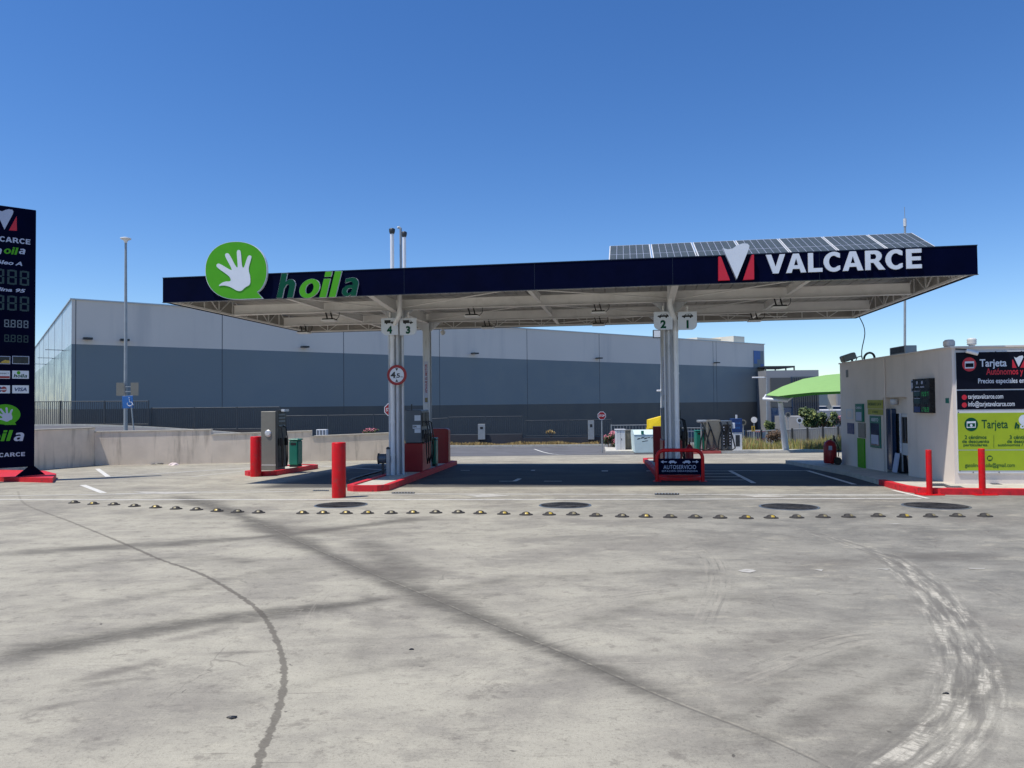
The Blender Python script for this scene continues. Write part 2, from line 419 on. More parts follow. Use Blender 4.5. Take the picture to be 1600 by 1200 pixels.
# ------------------------------------------------------------------ mesh helpers
class MB:
    def __init__(self):
        self.v, self.f, self.s = [], [], []
    def add(self, vs, fs, smooth=False):
        o = len(self.v)
        self.v += [tuple(p) for p in vs]
        self.f += [[i + o for i in f] for f in fs]
        self.s += [smooth] * len(fs)
        return self
    def box(self, a, b, mtx=None):
        x0, y0, z0 = a; x1, y1, z1 = b
        vs = [Vector(p) for p in ((x0,y0,z0),(x1,y0,z0),(x1,y1,z0),(x0,y1,z0),(x0,y0,z1),(x1,y0,z1),(x1,y1,z1),(x0,y1,z1))]
        if mtx is not None:
            vs = [mtx @ p for p in vs]
        return self.add(vs, [(0,3,2,1),(4,5,6,7),(0,1,5,4),(1,2,6,5),(2,3,7,6),(3,0,4,7)])
    def cbox(self, a, b, c=0.01, mtx=None):
        """box with chamfered edges"""
        x0, y0, z0 = a; x1, y1, z1 = b
        c = min(c, (x1-x0)/2.01, (y1-y0)/2.01, (z1-z0)/2.01)
        import itertools
        vs, idx = [], {}
        for sx, sy, sz in itertools.product((0,1),(0,1),(0,1)):
            X, Y, Z = (x0,x1)[sx], (y0,y1)[sy], (z0,z1)[sz]
            ix, iy, iz = (c,-c)[sx], (c,-c)[sy], (c,-c)[sz]
            for ax in range(3):
                p = [X+ix, Y+iy, Z+iz]
                p[ax] = (X,Y,Z)[ax]
                idx[(sx,sy,sz,ax)] = len(vs)
                vs.append(Vector(p) if mtx is None else mtx @ Vector(p))
        fs = []
        for s in (0,1):
            q = [(s,0,0),(s,1,0),(s,1,1),(s,0,1)]; fs.append([idx[(a_,b_,c_,0)] for a_,b_,c_ in (q if not s else q[::-1])][::-1] if s == 0 else [idx[(a_,b_,c_,0)] for a_,b_,c_ in q])
            q = [(0,s,0),(1,s,0),(1,s,1),(0,s,1)]; fs.append([idx[(a_,b_,c_,1)] for a_,b_,c_ in (q if s == 0 else q[::-1])])
            q = [(0,0,s),(1,0,s),(1,1,s),(0,1,s)]; fs.append([idx[(a_,b_,c_,2)] for a_,b_,c_ in (q if s == 1 else q[::-1])])
        for a_, b_ in itertools.product((0,1),(0,1)):
            fs.append([idx[(a_,b_,0,0)], idx[(a_,b_,1,0)], idx[(a_,b_,1,1)], idx[(a_,b_,0,1)]])
            fs.append([idx[(a_,0,b_,0)], idx[(a_,1,b_,0)], idx[(a_,1,b_,2)], idx[(a_,0,b_,2)]])
            fs.append([idx[(0,a_,b_,1)], idx[(1,a_,b_,1)], idx[(1,a_,b_,2)], idx[(0,a_,b_,2)]])
        for q in itertools.product((0,1),(0,1),(0,1)):
            fs.append([idx[q + (k_,)] for k_ in range(3)])
        return self.add(vs, fs)
    def cyl(self, p, q, r0, r1=None, n=16, caps=True, smooth=True):
        r1 = r0 if r1 is None else r1
        p, q = Vector(p), Vector(q)
        d = (q - p).normalized()
        u = d.orthogonal().normalized(); w_ = d.cross(u)
        vs = []
        for c_, r_ in ((p, r0), (q, r1)):
            for i in range(n):
                t = 2 * math.pi * i / n
                vs.append(c_ + u * (r_ * math.cos(t)) + w_ * (r_ * math.sin(t)))
        self.add(vs, [(i, (i+1) % n, n + (i+1) % n, n + i) for i in range(n)], smooth)
        if caps:
            self.add(vs, [tuple(range(n))[::-1], tuple(range(n, 2*n))])
        return self
    def tube(self, pts, r, n=8):
        pts = [Vector(p) for p in pts]
        rings = []
        u = None
        for i, p in enumerate(pts):
            d = (pts[min(i+1, len(pts)-1)] - pts[max(i-1, 0)]).normalized()
            if u is None:
                u = d.orthogonal().normalized()
            else:
                u = (u - d * u.dot(d)).normalized()
            w_ = d.cross(u)
            rings.append([p + u * (r*math.cos(2*math.pi*k/n)) + w_ * (r*math.sin(2*math.pi*k/n)) for k in range(n)])
        vs = [v for rg in rings for v in rg]
        fs = []
        for i in range(len(pts)-1):
            for k in range(n):
                fs.append((i*n+k, i*n+(k+1)%n, (i+1)*n+(k+1)%n, (i+1)*n+k))
        self.add(vs, fs, True)
        self.add(vs, [tuple(range(n))[::-1], tuple(range(len(vs)-n, len(vs)))])
        return self
    def lathe(self, prof, center=(0,0,0), n=24, sx=1, sy=1, smooth=True):
        c = Vector(center)
        vs = []
        for r_, z_ in prof:
            for i in range(n):
                t = 2*math.pi*i/n
                vs.append(c + Vector((r_*math.cos(t)*sx, r_*math.sin(t)*sy, z_)))
        m = len(prof)
        self.add(vs, [(j*n+i, j*n+(i+1)%n, (j+1)*n+(i+1)%n, (j+1)*n+i) for j in range(m-1) for i in range(n)], smooth)
        if prof[0][0] > 1e-4: self.add(vs[:n], [tuple(range(n))[::-1]])
        if prof[-1][0] > 1e-4: self.add(vs[-n:], [tuple(range(n))])
        return self
    def prism(self, pts, off, smooth=False):
        """pts: outline of 3-D points, off: extrusion vector"""
        n = len(pts); off = Vector(off)
        a = [Vector(p) for p in pts]; b = [p + off for p in a]
        self.add(a + b, [tuple(range(n)), tuple(range(n, 2*n))[::-1]])
        self.add(a + b, [(i, n+i, n+(i+1) % n, (i+1) % n) for i in range(n)], smooth)
        return self
    def ibeam(self, p, q, h, wd, t=0.012):
        """I-section from p to q (top centre line), height h downwards"""
        p, q = Vector(p), Vector(q)
        d = (q-p); L = d.length; d.normalize()
        s = d.cross(Vector((0,0,1))).normalized(); up = s.cross(d)
        m = Matrix((( d.x, s.x, up.x, p.x),(d.y, s.y, up.y, p.y),(d.z, s.z, up.z, p.z),(0,0,0,1)))
        self.box((0,-wd/2,-t),(L,wd/2,0), m)
        self.box((0,-wd/2,-h),(L,wd/2,-h+t), m)
        self.box((0,-t/2,-h+t),(L,t/2,-t), m)
        return self
    def build(self, name, m, parent=None, loc=None):
        me = bpy.data.meshes.new(name)
        me.from_pydata(self.v, [], self.f)
        me.polygons.foreach_set('use_smooth', self.s)
        me.update()
        import bmesh
        b = bmesh.new(); b.from_mesh(me)
        bmesh.ops.recalc_face_normals(b, faces=b.faces)
        b.to_mesh(me); b.free()
        me.materials.append(m)
        o = bpy.data.objects.new(name, me)
        COL.objects.link(o)
        if parent is not None: o.parent = parent
        if loc is not None: o.location = loc
        return o

def tag(o, label=None, cat=None, group=None, kind=None):
    if label: o['label'] = label
    if cat: o['category'] = cat
    if group: o['group'] = group
    if kind: o['kind'] = kind
    return o

def thing(name, label, cat, loc=(0,0,0), rz=0.0, group=None):
    o = bpy.data.objects.new(name, None)
    o.empty_display_size = 0.2
    COL.objects.link(o)
    o.location = loc; o.rotation_euler = (0, 0, rz)
    return tag(o, label, cat, group)

def copy_tree(o, parent=None):
    c = o.copy(); COL.objects.link(c)
    if parent is not None: c.parent = parent
    for ch in [x for x in bpy.data.objects if x.parent == o]:
        copy_tree(ch, c)
    return c

def text_mesh(body, bold=0.0, shear=0.0, spacing=1.0, extrude=0.0):
    cu = bpy.data.curves.new('t', 'FONT')
    cu.body = body; cu.size = 1.0; cu.offset = bold; cu.shear = shear
    cu.space_character = spacing; cu.extrude = extrude
    cu.resolution_u = 4
    o = bpy.data.objects.new('t', cu)
    COL.objects.link(o)
    bpy.context.view_layer.update()
    me = bpy.data.meshes.new_from_object(o.evaluated_get(bpy.context.evaluated_depsgraph_get()))
    vs = [v.co.copy() for v in me.vertices]; fs = [tuple(p.vertices) for p in me.polygons]
    bpy.data.objects.remove(o); bpy.data.curves.remove(cu); bpy.data.meshes.remove(me)
    return vs, fs

def text_on(mb, body, org, xd, up, width, height, bold=0.0, shear=0.0, spacing=1.0, extrude=0.0, lift=0.0, cen=False):
    """set text into mb: its box starts at org (or is centred on it), width along xd, height along up; extrude is the full depth, towards the viewer"""
    vs, fs = text_mesh(body, bold, shear, spacing, 0.5 if extrude else 0)
    x0 = min(v.x for v in vs); x1 = max(v.x for v in vs); y0 = min(v.y for v in vs); y1 = max(v.y for v in vs)
    xd, up, org = Vector(xd).normalized(), Vector(up).normalized(), Vector(org)
    nrm = xd.cross(up)
    k = height / (y1 - y0)
    if width is None: sx = k
    else: sx = width / (x1 - x0)
    W_ = (x1-x0)*sx
    if cen: org = org - xd*(W_/2) - up*(height/2)
    mb.add([org + xd*((v.x-x0)*sx) + up*((v.y-y0)*k) + nrm*(lift + (v.z+0.5)*extrude if extrude else lift) for v in vs], fs)
    return W_

SEG = {'0':'abcdef','1':'bc','2':'abged','3':'abgcd','4':'fgbc','5':'afgcd','6':'afgedc','7':'abc','8':'abcdefg','9':'abcdfg'}
def digits(mb, s, org, xd, up, h, wd, pitch, lift=0.0, t=None, italic=0.08):
    """seven-segment figures"""
    xd, up, org = Vector(xd).normalized(), Vector(up).normalized(), Vector(org)
    nrm = xd.cross(up); t = t or h*0.13
    x = 0
    def bar(x0, y0, x1, y1):
        q = [(x0,y0),(x1,y0),(x1,y1),(x0,y1)]
        mb.add([org + xd*(a + b*italic) + up*b + nrm*lift for a, b in q], [(0,1,2,3)])
    for ch in s:
        if ch == '.':
            bar(x - (pitch-wd)*.75, 0, x - (pitch-wd)*.75 + t, t); continue
        g = t*0.25
        B = {'a':(t+g*0,h-t,wd-t,h),'d':(t,0,wd-t,t),'g':(t,h/2-t/2,wd-t,h/2+t/2),
             'f':(0,h/2+g,t,h-g),'e':(0,g,t,h/2-g),'b':(wd-t,h/2+g,wd,h-g),'c':(wd-t,g,wd,h/2-g)}
        for c_ in SEG[ch]:
            x0,y0,x1,y1 = B[c_]; bar(x+x0,y0,x+x1,y1)
        x += pitch

def frame_plane(o, e1, n):
    """maps a pixel to the plane through o with horizontal direction e1 and normal n, returning the world point"""
    def fn(px, py):
        d = ray(px, py)
        c = Vector((0,0,EYE))
        t = (Vector(o) - c).dot(n) / d.dot(n)
        return c + d*t
    return fn

# ------------------------------------------------------------------ GROUND
def densify(px):
    """polyline of pixels -> dense ground polyline (Catmull-Rom)"""
    P_ = [G(*p) for p in px]
    P_ = [np.array((p.x, p.y)) for p in P_]
    out = []
    n = len(P_)
    for i in range(n-1):
        p0, p1, p2, p3 = P_[max(i-1,0)], P_[i], P_[i+1], P_[min(i+2,n-1)]
        m = max(4, int(np.linalg.norm(p2-p1)/0.12))
        for k_ in range(m):
            t = k_/m
            out.append(0.5*((2*p1)+(-p0+p2)*t+(2*p0-5*p1+4*p2-p3)*t*t+(-p0+3*p1-3*p2+p3)*t**3))
    out.append(P_[-1])
    return np.array(out)

def curve_coords(X, Y, pl, reach):
    """signed distance across and length along the polyline, for points within reach"""
    U = np.full(X.shape, 9.0, np.float32); V = np.zeros(X.shape, np.float32); T = np.full(X.shape, 0.5, np.float32)
    s = 0.0
    L = float(np.sum(np.linalg.norm(np.diff(pl, axis=0), axis=1)))
    for a, b in zip(pl[:-1], pl[1:]):
        d = b - a; l = np.linalg.norm(d)
        if l < 1e-6: continue
        x0, x1 = min(a[0], b[0])-reach, max(a[0], b[0])+reach
        y0, y1 = min(a[1], b[1])-reach, max(a[1], b[1])+reach
        i = np.where((X > x0) & (X < x1) & (Y > y0) & (Y < y1))[0]
        if len(i):
            rx, ry = X[i]-a[0], Y[i]-a[1]
            t = np.clip((rx*d[0]+ry*d[1])/l/l, 0, 1)
            qx, qy = rx-d[0]*t, ry-d[1]*t
            dist = np.hypot(qx, qy)
            sg = np.sign(d[0]*ry-d[1]*rx); sg[sg == 0] = 1
            better = dist < np.abs(U[i])
            j = i[better]
            U[j] = (dist*sg)[better]; V[j] = (s+t*l)[better]; T[j] = ((s+t*l)/L)[better]
        s += l
    return U, V, T

def make_ground():
    fine = np.arange(-16.5, 14.5, 0.05)
    xs = np.concatenate([-16.5-np.geomspace(.2, 1500, 45)[::-1], fine, 14.5+np.geomspace(.2, 1500, 45)])
    ys = [2.6]
    while ys[-1] < 27: ys.append(ys[-1] + max(0.022, ys[-1]*0.0065))
    while ys[-1] < 60: ys.append(ys[-1] + 0.7)
    ys = np.concatenate([2.6-np.geomspace(.3, 300, 14)[::-1], ys, ys[-1]+np.geomspace(2, 3500, 30)])
    XX, YY = np.meshgrid(xs, ys)
    X = XX.ravel().astype(np.float64); Y = YY.ravel().astype(np.float64)
    Z = gz(X, Y)
    nx, ny = len(xs), len(ys)
    me = bpy.data.meshes.new('ground')
    me.vertices.add(nx*ny)
    me.vertices.foreach_set('co', np.stack([X, Y, Z], 1).ravel().astype(np.float32))
    i = np.arange((nx-1)*(ny-1)); r_, c_ = i//(nx-1), i % (nx-1)
    a = r_*nx+c_
    q = np.stack([a, a+1, a+nx+1, a+nx], 1).ravel()
    me.loops.add(len(q)); me.loops.foreach_set('vertex_index', q.astype(np.int32))
    me.polygons.add(len(i)); me.polygons.foreach_set('loop_start', (np.arange(len(i))*4).astype(np.int32))
    me.update(calc_edges=True)
    me.polygons.foreach_set('use_smooth', np.ones(len(i), bool))
    def put(name, arr):
        at_ = me.attributes.new(name, 'FLOAT', 'POINT')
        at_.data.foreach_set('value', arr.astype(np.float32))
    # expansion joints: grooves with dirty bands of changing width  (pixels, band half width m, strength)
    joints = [
        ([(262,772),(330,790),(392,812),(470,848),(560,888),(650,925),(760,972),(900,1030),(1040,1092),(1180,1146),(1290,1196)], .30, 1.0),
        ([(-60,1035),(60,1016),(200,990),(340,968),(430,958),(560,942),(640,930)], .22, 1.0),
        ([(-40,868),(120,858),(260,850),(420,838),(560,822),(690,806)], .26, .9),
        ([(640,930),(700,920),(760,912),(820,897)], .22, .6),
        ([(1240,1215),(1310,1180),(1400,1140),(1500,1088),(1600,1036),(1700,985)], .16, .55),
        ([(610,902),(624,886),(640,872)], .1, .6),
        ([(560,840),(600,870),(650,915),(720,958),(800,985)], .34, .7),
        ([(850,1040),(980,1068),(1120,1120),(1250,1175)], .22, .55),
        ([(1200,1160),(1300,1100),(1400,1060),(1460,1040)], .16, .6),
        ([(60,900),(160,880),(300,872),(420,880)], .22, .5),
        ([(0,962),(120,950),(260,925),(380,900),(520,880)], .16, .45),
        ([(900,980),(1000,945),(1100,930),(1220,940)], .2, .5),
        ([(300,1120),(420,1085),(560,1050),(700,1030)], .12, .4),
        ([(1100,1200),(1160,1120),(1260,1050),(1400,1010)], .2, .5),
        ([(560,905),(590,960),(560,1020),(500,1080)], .12, .35),
        ([(780,912),(900,900),(1020,893),(1150,900)], .2, .45),
        ([(-20,790),(200,800),(420,812),(640,832),(900,842),(1200,850),(1620,856)], .5, .3),
    ]
    J = np.zeros(X.shape); JU = np.full(X.shape, 1.0)
    for px, hw, st in joints:
        U, V, T = curve_coords(X, Y, densify(px), 1.0)
        # wander the width along the run
        wv = hw*(1.15-.65*T if hw in (.30, .34) else 1.0)*(1+.25*np.sin(V*1.3+len(px))+.15*np.sin(V*3.1+1))
        J = np.maximum(J, st*np.exp(-(U/wv)**2)*np.clip(np.minimum(T, 1-T)*9+.15, 0, 1))
        if hw in (.30, .22, .26, .16) and len(px) > 6:
            better = np.abs(U) < np.abs(JU); JU[better] = U[better]
    put('joint', J); put('joint_u', np.clip(JU, -1, 1))
    U, V, T = curve_coords(X, Y, densify([(28,768),(40,788),(110,815),(200,852),(250,874),(310,895),(360,922),(400,950),(420,975),(436,1010),(444,1045),(440,1090),(424,1140),(410,1170),(398,1215)]), .5)
    put('trail_u', np.clip(U, -1, 1)); put('trail_k', np.clip(.35+T*1.0, 0, 1))
    # smears: (px, py, half width m, half height m, angle, strength)
    S = np.zeros(X.shape)
    for px, py, a_, b_, an, st in [(335,985,.5,.12,.9,.5),(180,1050,.35,.10,.8,.7),(150,1070,.3,.09,.5,.5),(370,1020,.22,.05,.1,.6),
            (500,830,1.4,.5,-.4,.55),(610,890,.9,.45,-.5,.5),(700,935,.8,.35,-.3,.4),(80,1105,.25,.06,.5,.55),(280,852,.35,.05,0,.5),
            (240,928,1.0,.4,.3,.3),(1250,1000,1.0,.35,.4,.45),(1050,1075,.8,.3,-.4,.3),(1300,880,1.6,.5,.1,.4),(1450,870,1.4,.35,-.1,.45),
            (1330,1110,.5,.3,.5,.4),(1150,1060,.5,.25,.3,.35),(680,812,1.0,.2,.1,.35),(330,818,.8,.2,.1,.3),(1150,905,1.2,.3,.2,.25)]:
        g = G(px, py); dx, dy = X-g.x, Y-g.y
        ux, uy = dx*math.cos(an)+dy*math.sin(an), -dx*math.sin(an)+dy*math.cos(an)
        S = np.maximum(S, st*np.exp(-((ux/a_)**2+(uy/b_)**2)))
    put('smear', S)
    U, V, T = curve_coords(X, Y, densify([(1200,812),(1290,838),(1380,868),(1435,905),(1470,945),(1497,990),(1512,1035),(1512,1080),(1495,1130),(1450,1175),(1400,1215)]), 1.4)
    ww = .09+.11*smooth(T*1.6)
    k_ = np.exp(-(U/ww)**4)*np.clip(T*2.2+.12, 0, 1)
    put('tread_u', np.clip(U, -2, 2)); put('tread_v', V); put('tread_k', k_)
    sU = np.full(X.shape, 2.0); sV = np.zeros(X.shape); sK = np.zeros(X.shape)
    for px, hw, st in [([(1060,845),(1098,862),(1116,885),(1118,920),(1106,950),(1088,985)], .14, .8),
                       ([(800,972),(860,955),(940,938),(1020,925),(1090,918)], .12, .8),
                       ([(640,1115),(700,1085),(790,1035),(880,1005),(960,990)], .12, .55),
                       ([(1110,1072),(1180,1050),(1260,1018),(1330,998),(1400,990)], .16, .8),
                       ([(470,990),(476,960),(492,935),(512,920)], .12, .55),
                       ([(455,1040),(446,1000),(452,965),(470,940)], .05, .5),
                       ([(1700,1010),(1630,960),(1560,925),(1480,890)], .1, .5),
                       ([(800,905),(900,885),(980,870),(1060,845)], .1, .35),
                       ([(0,1050),(130,1040),(260,1034)], .03, .7),
                       ([(880,812),(960,824),(1040,842),(1090,862)], .1, .35)]:
        U, V, T = curve_coords(X, Y, densify(px), .6)
        kk = st*np.exp(-(U/hw)**4)*np.clip(np.minimum(T, 1-T)*6, 0, 1)
        b_ = np.abs(U) < np.abs(sU)
        sU[b_] = U[b_]; sV[b_] = V[b_]; sK = np.maximum(sK, kk)
    put('scuff_u', np.clip(sU, -2, 2)); put('scuff_v', sV); put('scuff_k', sK)
    put('greyer', smooth((X+1.0+(Y-8)*.12)/6.0)*smooth((15.5-Y)/3.0+.6))
    gr = smooth((Y-(16.9-.06*X))/.5)*smooth(((26.0-.09*X)-Y)/.7)*smooth((X+6.6-(Y-18)*.1)/.9)*smooth((9.6-X)/.8)  # zone drawn to the canopy's cast shadow, darkened as shade and staining
    put('shade_grime', gr)
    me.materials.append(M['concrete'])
    o = bpy.data.objects.new('ground', me); COL.objects.link(o)
    tag(o, kind='structure')
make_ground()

def sheet(name, m, x0, x1, y0, y1, lift, nx=60, ny=20, xf=None, kind='structure'):
    mb = MB(); vs = []
    for j in range(ny+1):
        for i in range(nx+1):
            y = y0+(y1-y0)*j/ny
            x = x0+(x1-x0)*i/nx
            if xf: x, y = xf(x, y)
            vs.append((x, y, float(gz(x, y))+lift))
    mb.add(vs, [(j*(nx+1)+i, j*(nx+1)+i+1, (j+1)*(nx+1)+i+1, (j+1)*(nx+1)+i) for j in range(ny) for i in range(nx)])
    return tag(mb.build(name, m), kind=kind)

sheet('road', M['asphalt'], -90, 60, 33.2, 50.0, .006, 150, 40)
sheet('verge', M['drygrass'], -90, 90, 50.15, 50.7, .02, 100, 3)
sheet('yard', M['asphalt'], -110, 130, 51.0, 220, .02, 60, 60)

# painted lines
def line(mb, p, q, wd, lift=.004):
    n = max(1, int((q-p).length/1.5)); d = (q-p); d.z = 0; d.normalize(); s = Vector((-d.y, d.x, 0))*wd/2
    vs = []
    for i in range(n+1):
        c = p.lerp(q, i/n)
        for sg in (1, -1):
            a = c+s*sg; vs.append((a.x, a.y, float(gz(a.x, a.y))+lift))
    mb.add(vs, [(2*i, 2*i+1, 2*i+3, 2*i+2) for i in range(n)])
mk = MB()
for (a, b, c, d, wd) in [(-120,781,800,781,.09),(800,781,1440,779,.09),(560,772,1420,773,.08),(-60,776,460,768,.06),
        (129,758,162,770.5,.14),(152,732.5,169,745,.14),(169,745,400,730.5,.10),(180,772,520,763,.05),
        (1140,735.5,1262,735.5,.1),(1262,735.5,1335,757,.12),(1140,735.5,1178,755,.12),
        (1100,736,1141,736,.1),(1100,740.5,1149,740.5,.1),(1100,745,1158,745,.1),(1100,750,1168,750,.1),
        (395,722,612,735,.1),(300,745,470,726,.06),(780,752,806,752,.09),(804,752,812,748,.12),(850,752,878,752,.09),
        (830,735,836,735,.3),(720,735,734,735,.12),(940,736,950,736,.3),(1010,736,1020,736,.2),
        (835,702,915,711,.12),(1235,774,1425,774.6,.06),(1395,766,1450,779,.09)]:
    line(mk, G(a, b), G(c, d), wd, .016 if b < 712 else .004)
tag(mk.build('painted_markings', M['whitepaint']), kind='structure')
# worn white arrow and letters on the pad
pa = MB()
for poly in [[(1150,774.5),(1195,773.2),(1215,774.6),(1240,775),(1215,776.6),(1165,777.4),(1178,776)],
             [(716,773.5),(768,772.5),(800,774.8),(760,776.8),(735,777.4),(745,775.6)],
             [(205,768.3),(300,768.8),(312,770.2),(260,772.2),(230,771.4)],
             [(1153,892),(1165,889.5),(1176,890.5),(1182,892.8),(1172,895.3),(1160,894.6)],[(1272,890.5),(1286,890),(1284,893)],[(1512,888),(1540,888),(1538,889.6),(1515,889.4)],
             [(1385,818),(1410,818.6),(1400,819.6)],[(1368,889),(1392,889.4),(1386,891)]]:
    pa.add([G(*p)+Vector((0,0,.0045)) for p in poly], [tuple(range(len(poly)))])
tag(pa.build('worn_paint', M['wornpaint']), kind='structure')

# kerb beyond the road and small raised pavement beside the stop sign
kb = MB()
for i in range(-60, 40):
    x0, x1 = i*1.5, i*1.5+1.485
    for a, b in ((x0, x1),):
        z0, z1 = float(gz(a, 50)), float(gz(b, 50))
        kb.add([(a,49.95,z0-.1),(b,49.95,z1-.1),(b,50.12,z1-.1),(a,50.12,z0-.1),(a,49.95,z0+.12),(b,49.95,z1+.12),(b,50.12,z1+.12),(a,50.12,z0+.12)],
               [(0,3,2,1),(4,5,6,7),(0,1,5,4),(1,2,6,5),(2,3,7,6),(3,0,4,7)])
tag(kb.build('kerb', M['kerbstone']), kind='structure')
def slab(name, m, pts, h, kind='structure', lab=None):
    """raised slab with its outline given as ground points"""
    mb = MB(); n = len(pts)
    top = [Vector((p.x, p.y, float(gz(p.x, p.y))+h)) for p in pts]; bot = [Vector((p.x, p.y, float(gz(p.x, p.y))-.1)) for p in pts]
    mb.add(top+bot, [tuple(range(n)), tuple(range(n, 2*n))[::-1]]+[(i, n+i, n+(i+1) % n, (i+1) % n) for i in range(n)])
    return tag(mb.build(name, m), kind=kind)
slab('pavement', M['kerbstone'], [gv(5.3,41.2), gv(9.4,41.2), gv(9.4,46.5), gv(5.9,46.5)], .14)
def V2(x, y): return Vector((x, y, 0))
slab('pavement.001', M['kerbstone'], [gv(11.6,38.2), gv(15.9,37.0), gv(17.0,39.2), gv(16.8,41.5), gv(11.6,41.5)], .14)

# ------------------------------------------------------------------ CANOPY
CA0 = Vector((-8.64, 18.0, 0)); CANG = math.atan2(-0.1555, 0.9878)
cu_, cv_ = Vector((math.cos(CANG), math.sin(CANG), 0)), Vector((-math.sin(CANG), math.cos(CANG), 0))
CL, CD, ZB, ZT = 18.6, 8.05, 4.2, 4.8
canopy = thing('fuel_canopy', 'long flat white steel canopy with dark navy fascia standing over the fuel pumps', 'canopy', CA0, CANG)
def cl(p):                          # world -> canopy local
    d = p - CA0
    return Vector((d.dot(cu_), d.dot(cv_), p.z))
def cw(a, b, z=0): return CA0 + cu_*a + cv_*b + Vector((0,0,z))
def FP(px, py, b=0.0):              # pixel -> canopy local, on the vertical plane at depth b
    d = ray(px, py); c = Vector((0,0,EYE)); o = CA0+cv_*b
    t = (o-c).dot(cv_)/d.dot(cv_)
    return cl(c+d*t)

MB().box((-.04,-.04,ZB),(CL+.04,0,ZT)).build('fascia', M['navy'], canopy)
MB().box((-.04,CD,ZB),(CL+.04,CD+.04,ZT)).build('fascia', M['navy'], canopy)
MB().box((-.04,0.001,ZB),(0,CD-.001,ZT)).build('fascia', M['navy'], canopy)
MB().box((CL,0.001,ZB),(CL+.04,CD-.001,ZT)).build('fascia', M['navy'], canopy)
ln = MB()
ln.box((.003,.003,ZB+.02),(CL-.003,.02,ZT-.02)).box((.003,CD-.02,ZB+.02),(CL-.003,CD-.003,ZT-.02))
ln.box((.003,.021,ZB+.02),(.02,CD-.021,ZT-.02)).box((CL-.02,.021,ZB+.02),(CL-.003,CD-.021,ZT-.02))
ln.build('fascia_lining', mat('fascia_lining_grey', C(158, 154, 148), .6), canopy)
# panel seams on the front fascia and a bottom drip edge
sm_ = MB()
for i in range(1, 6):
    x = CL*i/6; sm_.box((x-.004,-.0425,ZB),(x+.004,-.0405,ZT))
sm_.box((-.05,-.055,ZB-.012),(CL+.05,.02,ZB-.001)).box((-.045,-.05,ZT+.001),(CL+.045,.05,ZT+.02))
sm_.build('fascia_trim', mat('navy_trim', C(8, 14, 36), 0.3), canopy)

def truss(mb, p, q, n, inset):
    p, q = Vector(p), Vector(q); d = (q-p)/n; s = .022
    def bar(a, b, r=.02):
        a, b = Vector(a), Vector(b); mb.cyl(a, b, r, n=4, smooth=False)
    zb, zt = ZB+.03, ZT-.08
    bar(p+Vector((0,0,zb)), q+Vector((0,0,zb)), .035); bar(p+Vector((0,0,zt)), q+Vector((0,0,zt)), .03)
    for i in range(n+1):
        a = p+d*i
        bar(a+Vector((0,0,zb)), a+Vector((0,0,zt)))
        if i < n:
            b = p+d*(i+1)
            if i % 2: bar(a+Vector((0,0,zb)), b+Vector((0,0,zt)), .017)
            else: bar(a+Vector((0,0,zt)), b+Vector((0,0,zb)), .017)
for (p, q, n) in (((.1,CD-.1,0),(CL-.1,CD-.1,0),24), ((.1,.12,0),(.1,CD-.12,0),11), ((CL-.1,.12,0),(CL-.1,CD-.12,0),11), ((.2,.12,0),(CL-.2,.12,0),24)):
    t_ = MB(); truss(t_, p, q, n, 0); t_.build('edge_truss', M['steel'], canopy)
# corrugated deck
dk = MB(); vs = []; xs_ = []
x = .03
while x < CL-.05:
    xs_ += [(x,0),(x+.26,0),(x+.27,.018),(x+.29,.018)]; x += .3
xs_.append((CL-.03,0))
for (x, dz) in xs_:
    vs += [(x,.03,4.58+dz),(x,CD-.03,4.66+dz)]
dk.add(vs, [(2*i,2*i+2,2*i+3,2*i+1) for i in range(len(xs_)-1)])
dk.build('roof_deck', M['deck'], canopy)
for b in (2.8, 5.85):
    MB().ibeam((.25,b,4.48),(CL-.25,b,4.48),.28,.16,.016).build('beam', M['steel'], canopy)
for b in (.75, 1.75, 3.8, 4.8, 6.9):
    MB().box((.15,b-.03,4.5),(CL-.15,b+.03,4.575)).build('purlin', M['steel'], canopy)
for a in (3.0, 9.1, 15.4):
    m_ = MB()
    for b0, b1 in ((.16,2.7),(2.9,5.75),(5.95,CD-.16)): m_.ibeam((a,b0,4.46),(a,b1,4.46),.2,.10,.012)
    m_.build('cross_beam', M['steel'], canopy)
COLA = (5.1, 12.5)
for a in COLA:
    m_ = MB()
    for (b0, b1, h0, h1) in ((2.7,.2,.34,.12),(5.95,7.85,.34,.12)):
        s = 1 if b1 > b0 else -1
        m_.prism([(a-.012,b0,4.47),(a-.012,b1,4.47),(a-.012,b1,4.47-h1),(a-.012,b0,4.47-h0)], (.024,0,0))
        m_.prism([(a-.08,b0,4.47-h0),(a-.08,b1,4.47-h1),(a-.08,b1,4.455-h1),(a-.08,b0,4.455-h0)], (.16,0,0))
    m_.ibeam((a,2.9,4.46),(a,5.75,4.46),.3,.16,.016)
    m_.build('cross_beam', M['steel'], canopy)
br = MB()
for (p, q) in (((5.1,2.8),(8.9,.3)),((9.2,.3),(12.5,2.8)),((5.1,5.8),(9.1,3.0)),((9.1,3.0),(12.5,5.8)),((5.1,2.8),(2.9,.3)),((12.5,2.8),(15.4,.3)),((5.1,5.8),(3.0,3.0)),((12.5,5.8),(15.4,3.0)),
               ((5.1,5.9),(9.1,7.9)),((12.5,5.9),(9.1,7.9)),((12.5,5.9),(16.5,7.9))):
    br.cyl((p[0],p[1],4.25),(q[0],q[1],4.3),.016,n=6)
br.build('brace_rod', M['steel'], canopy)
def colz(a, b): p = cw(a, b); return float(gz(p.x, p.y))
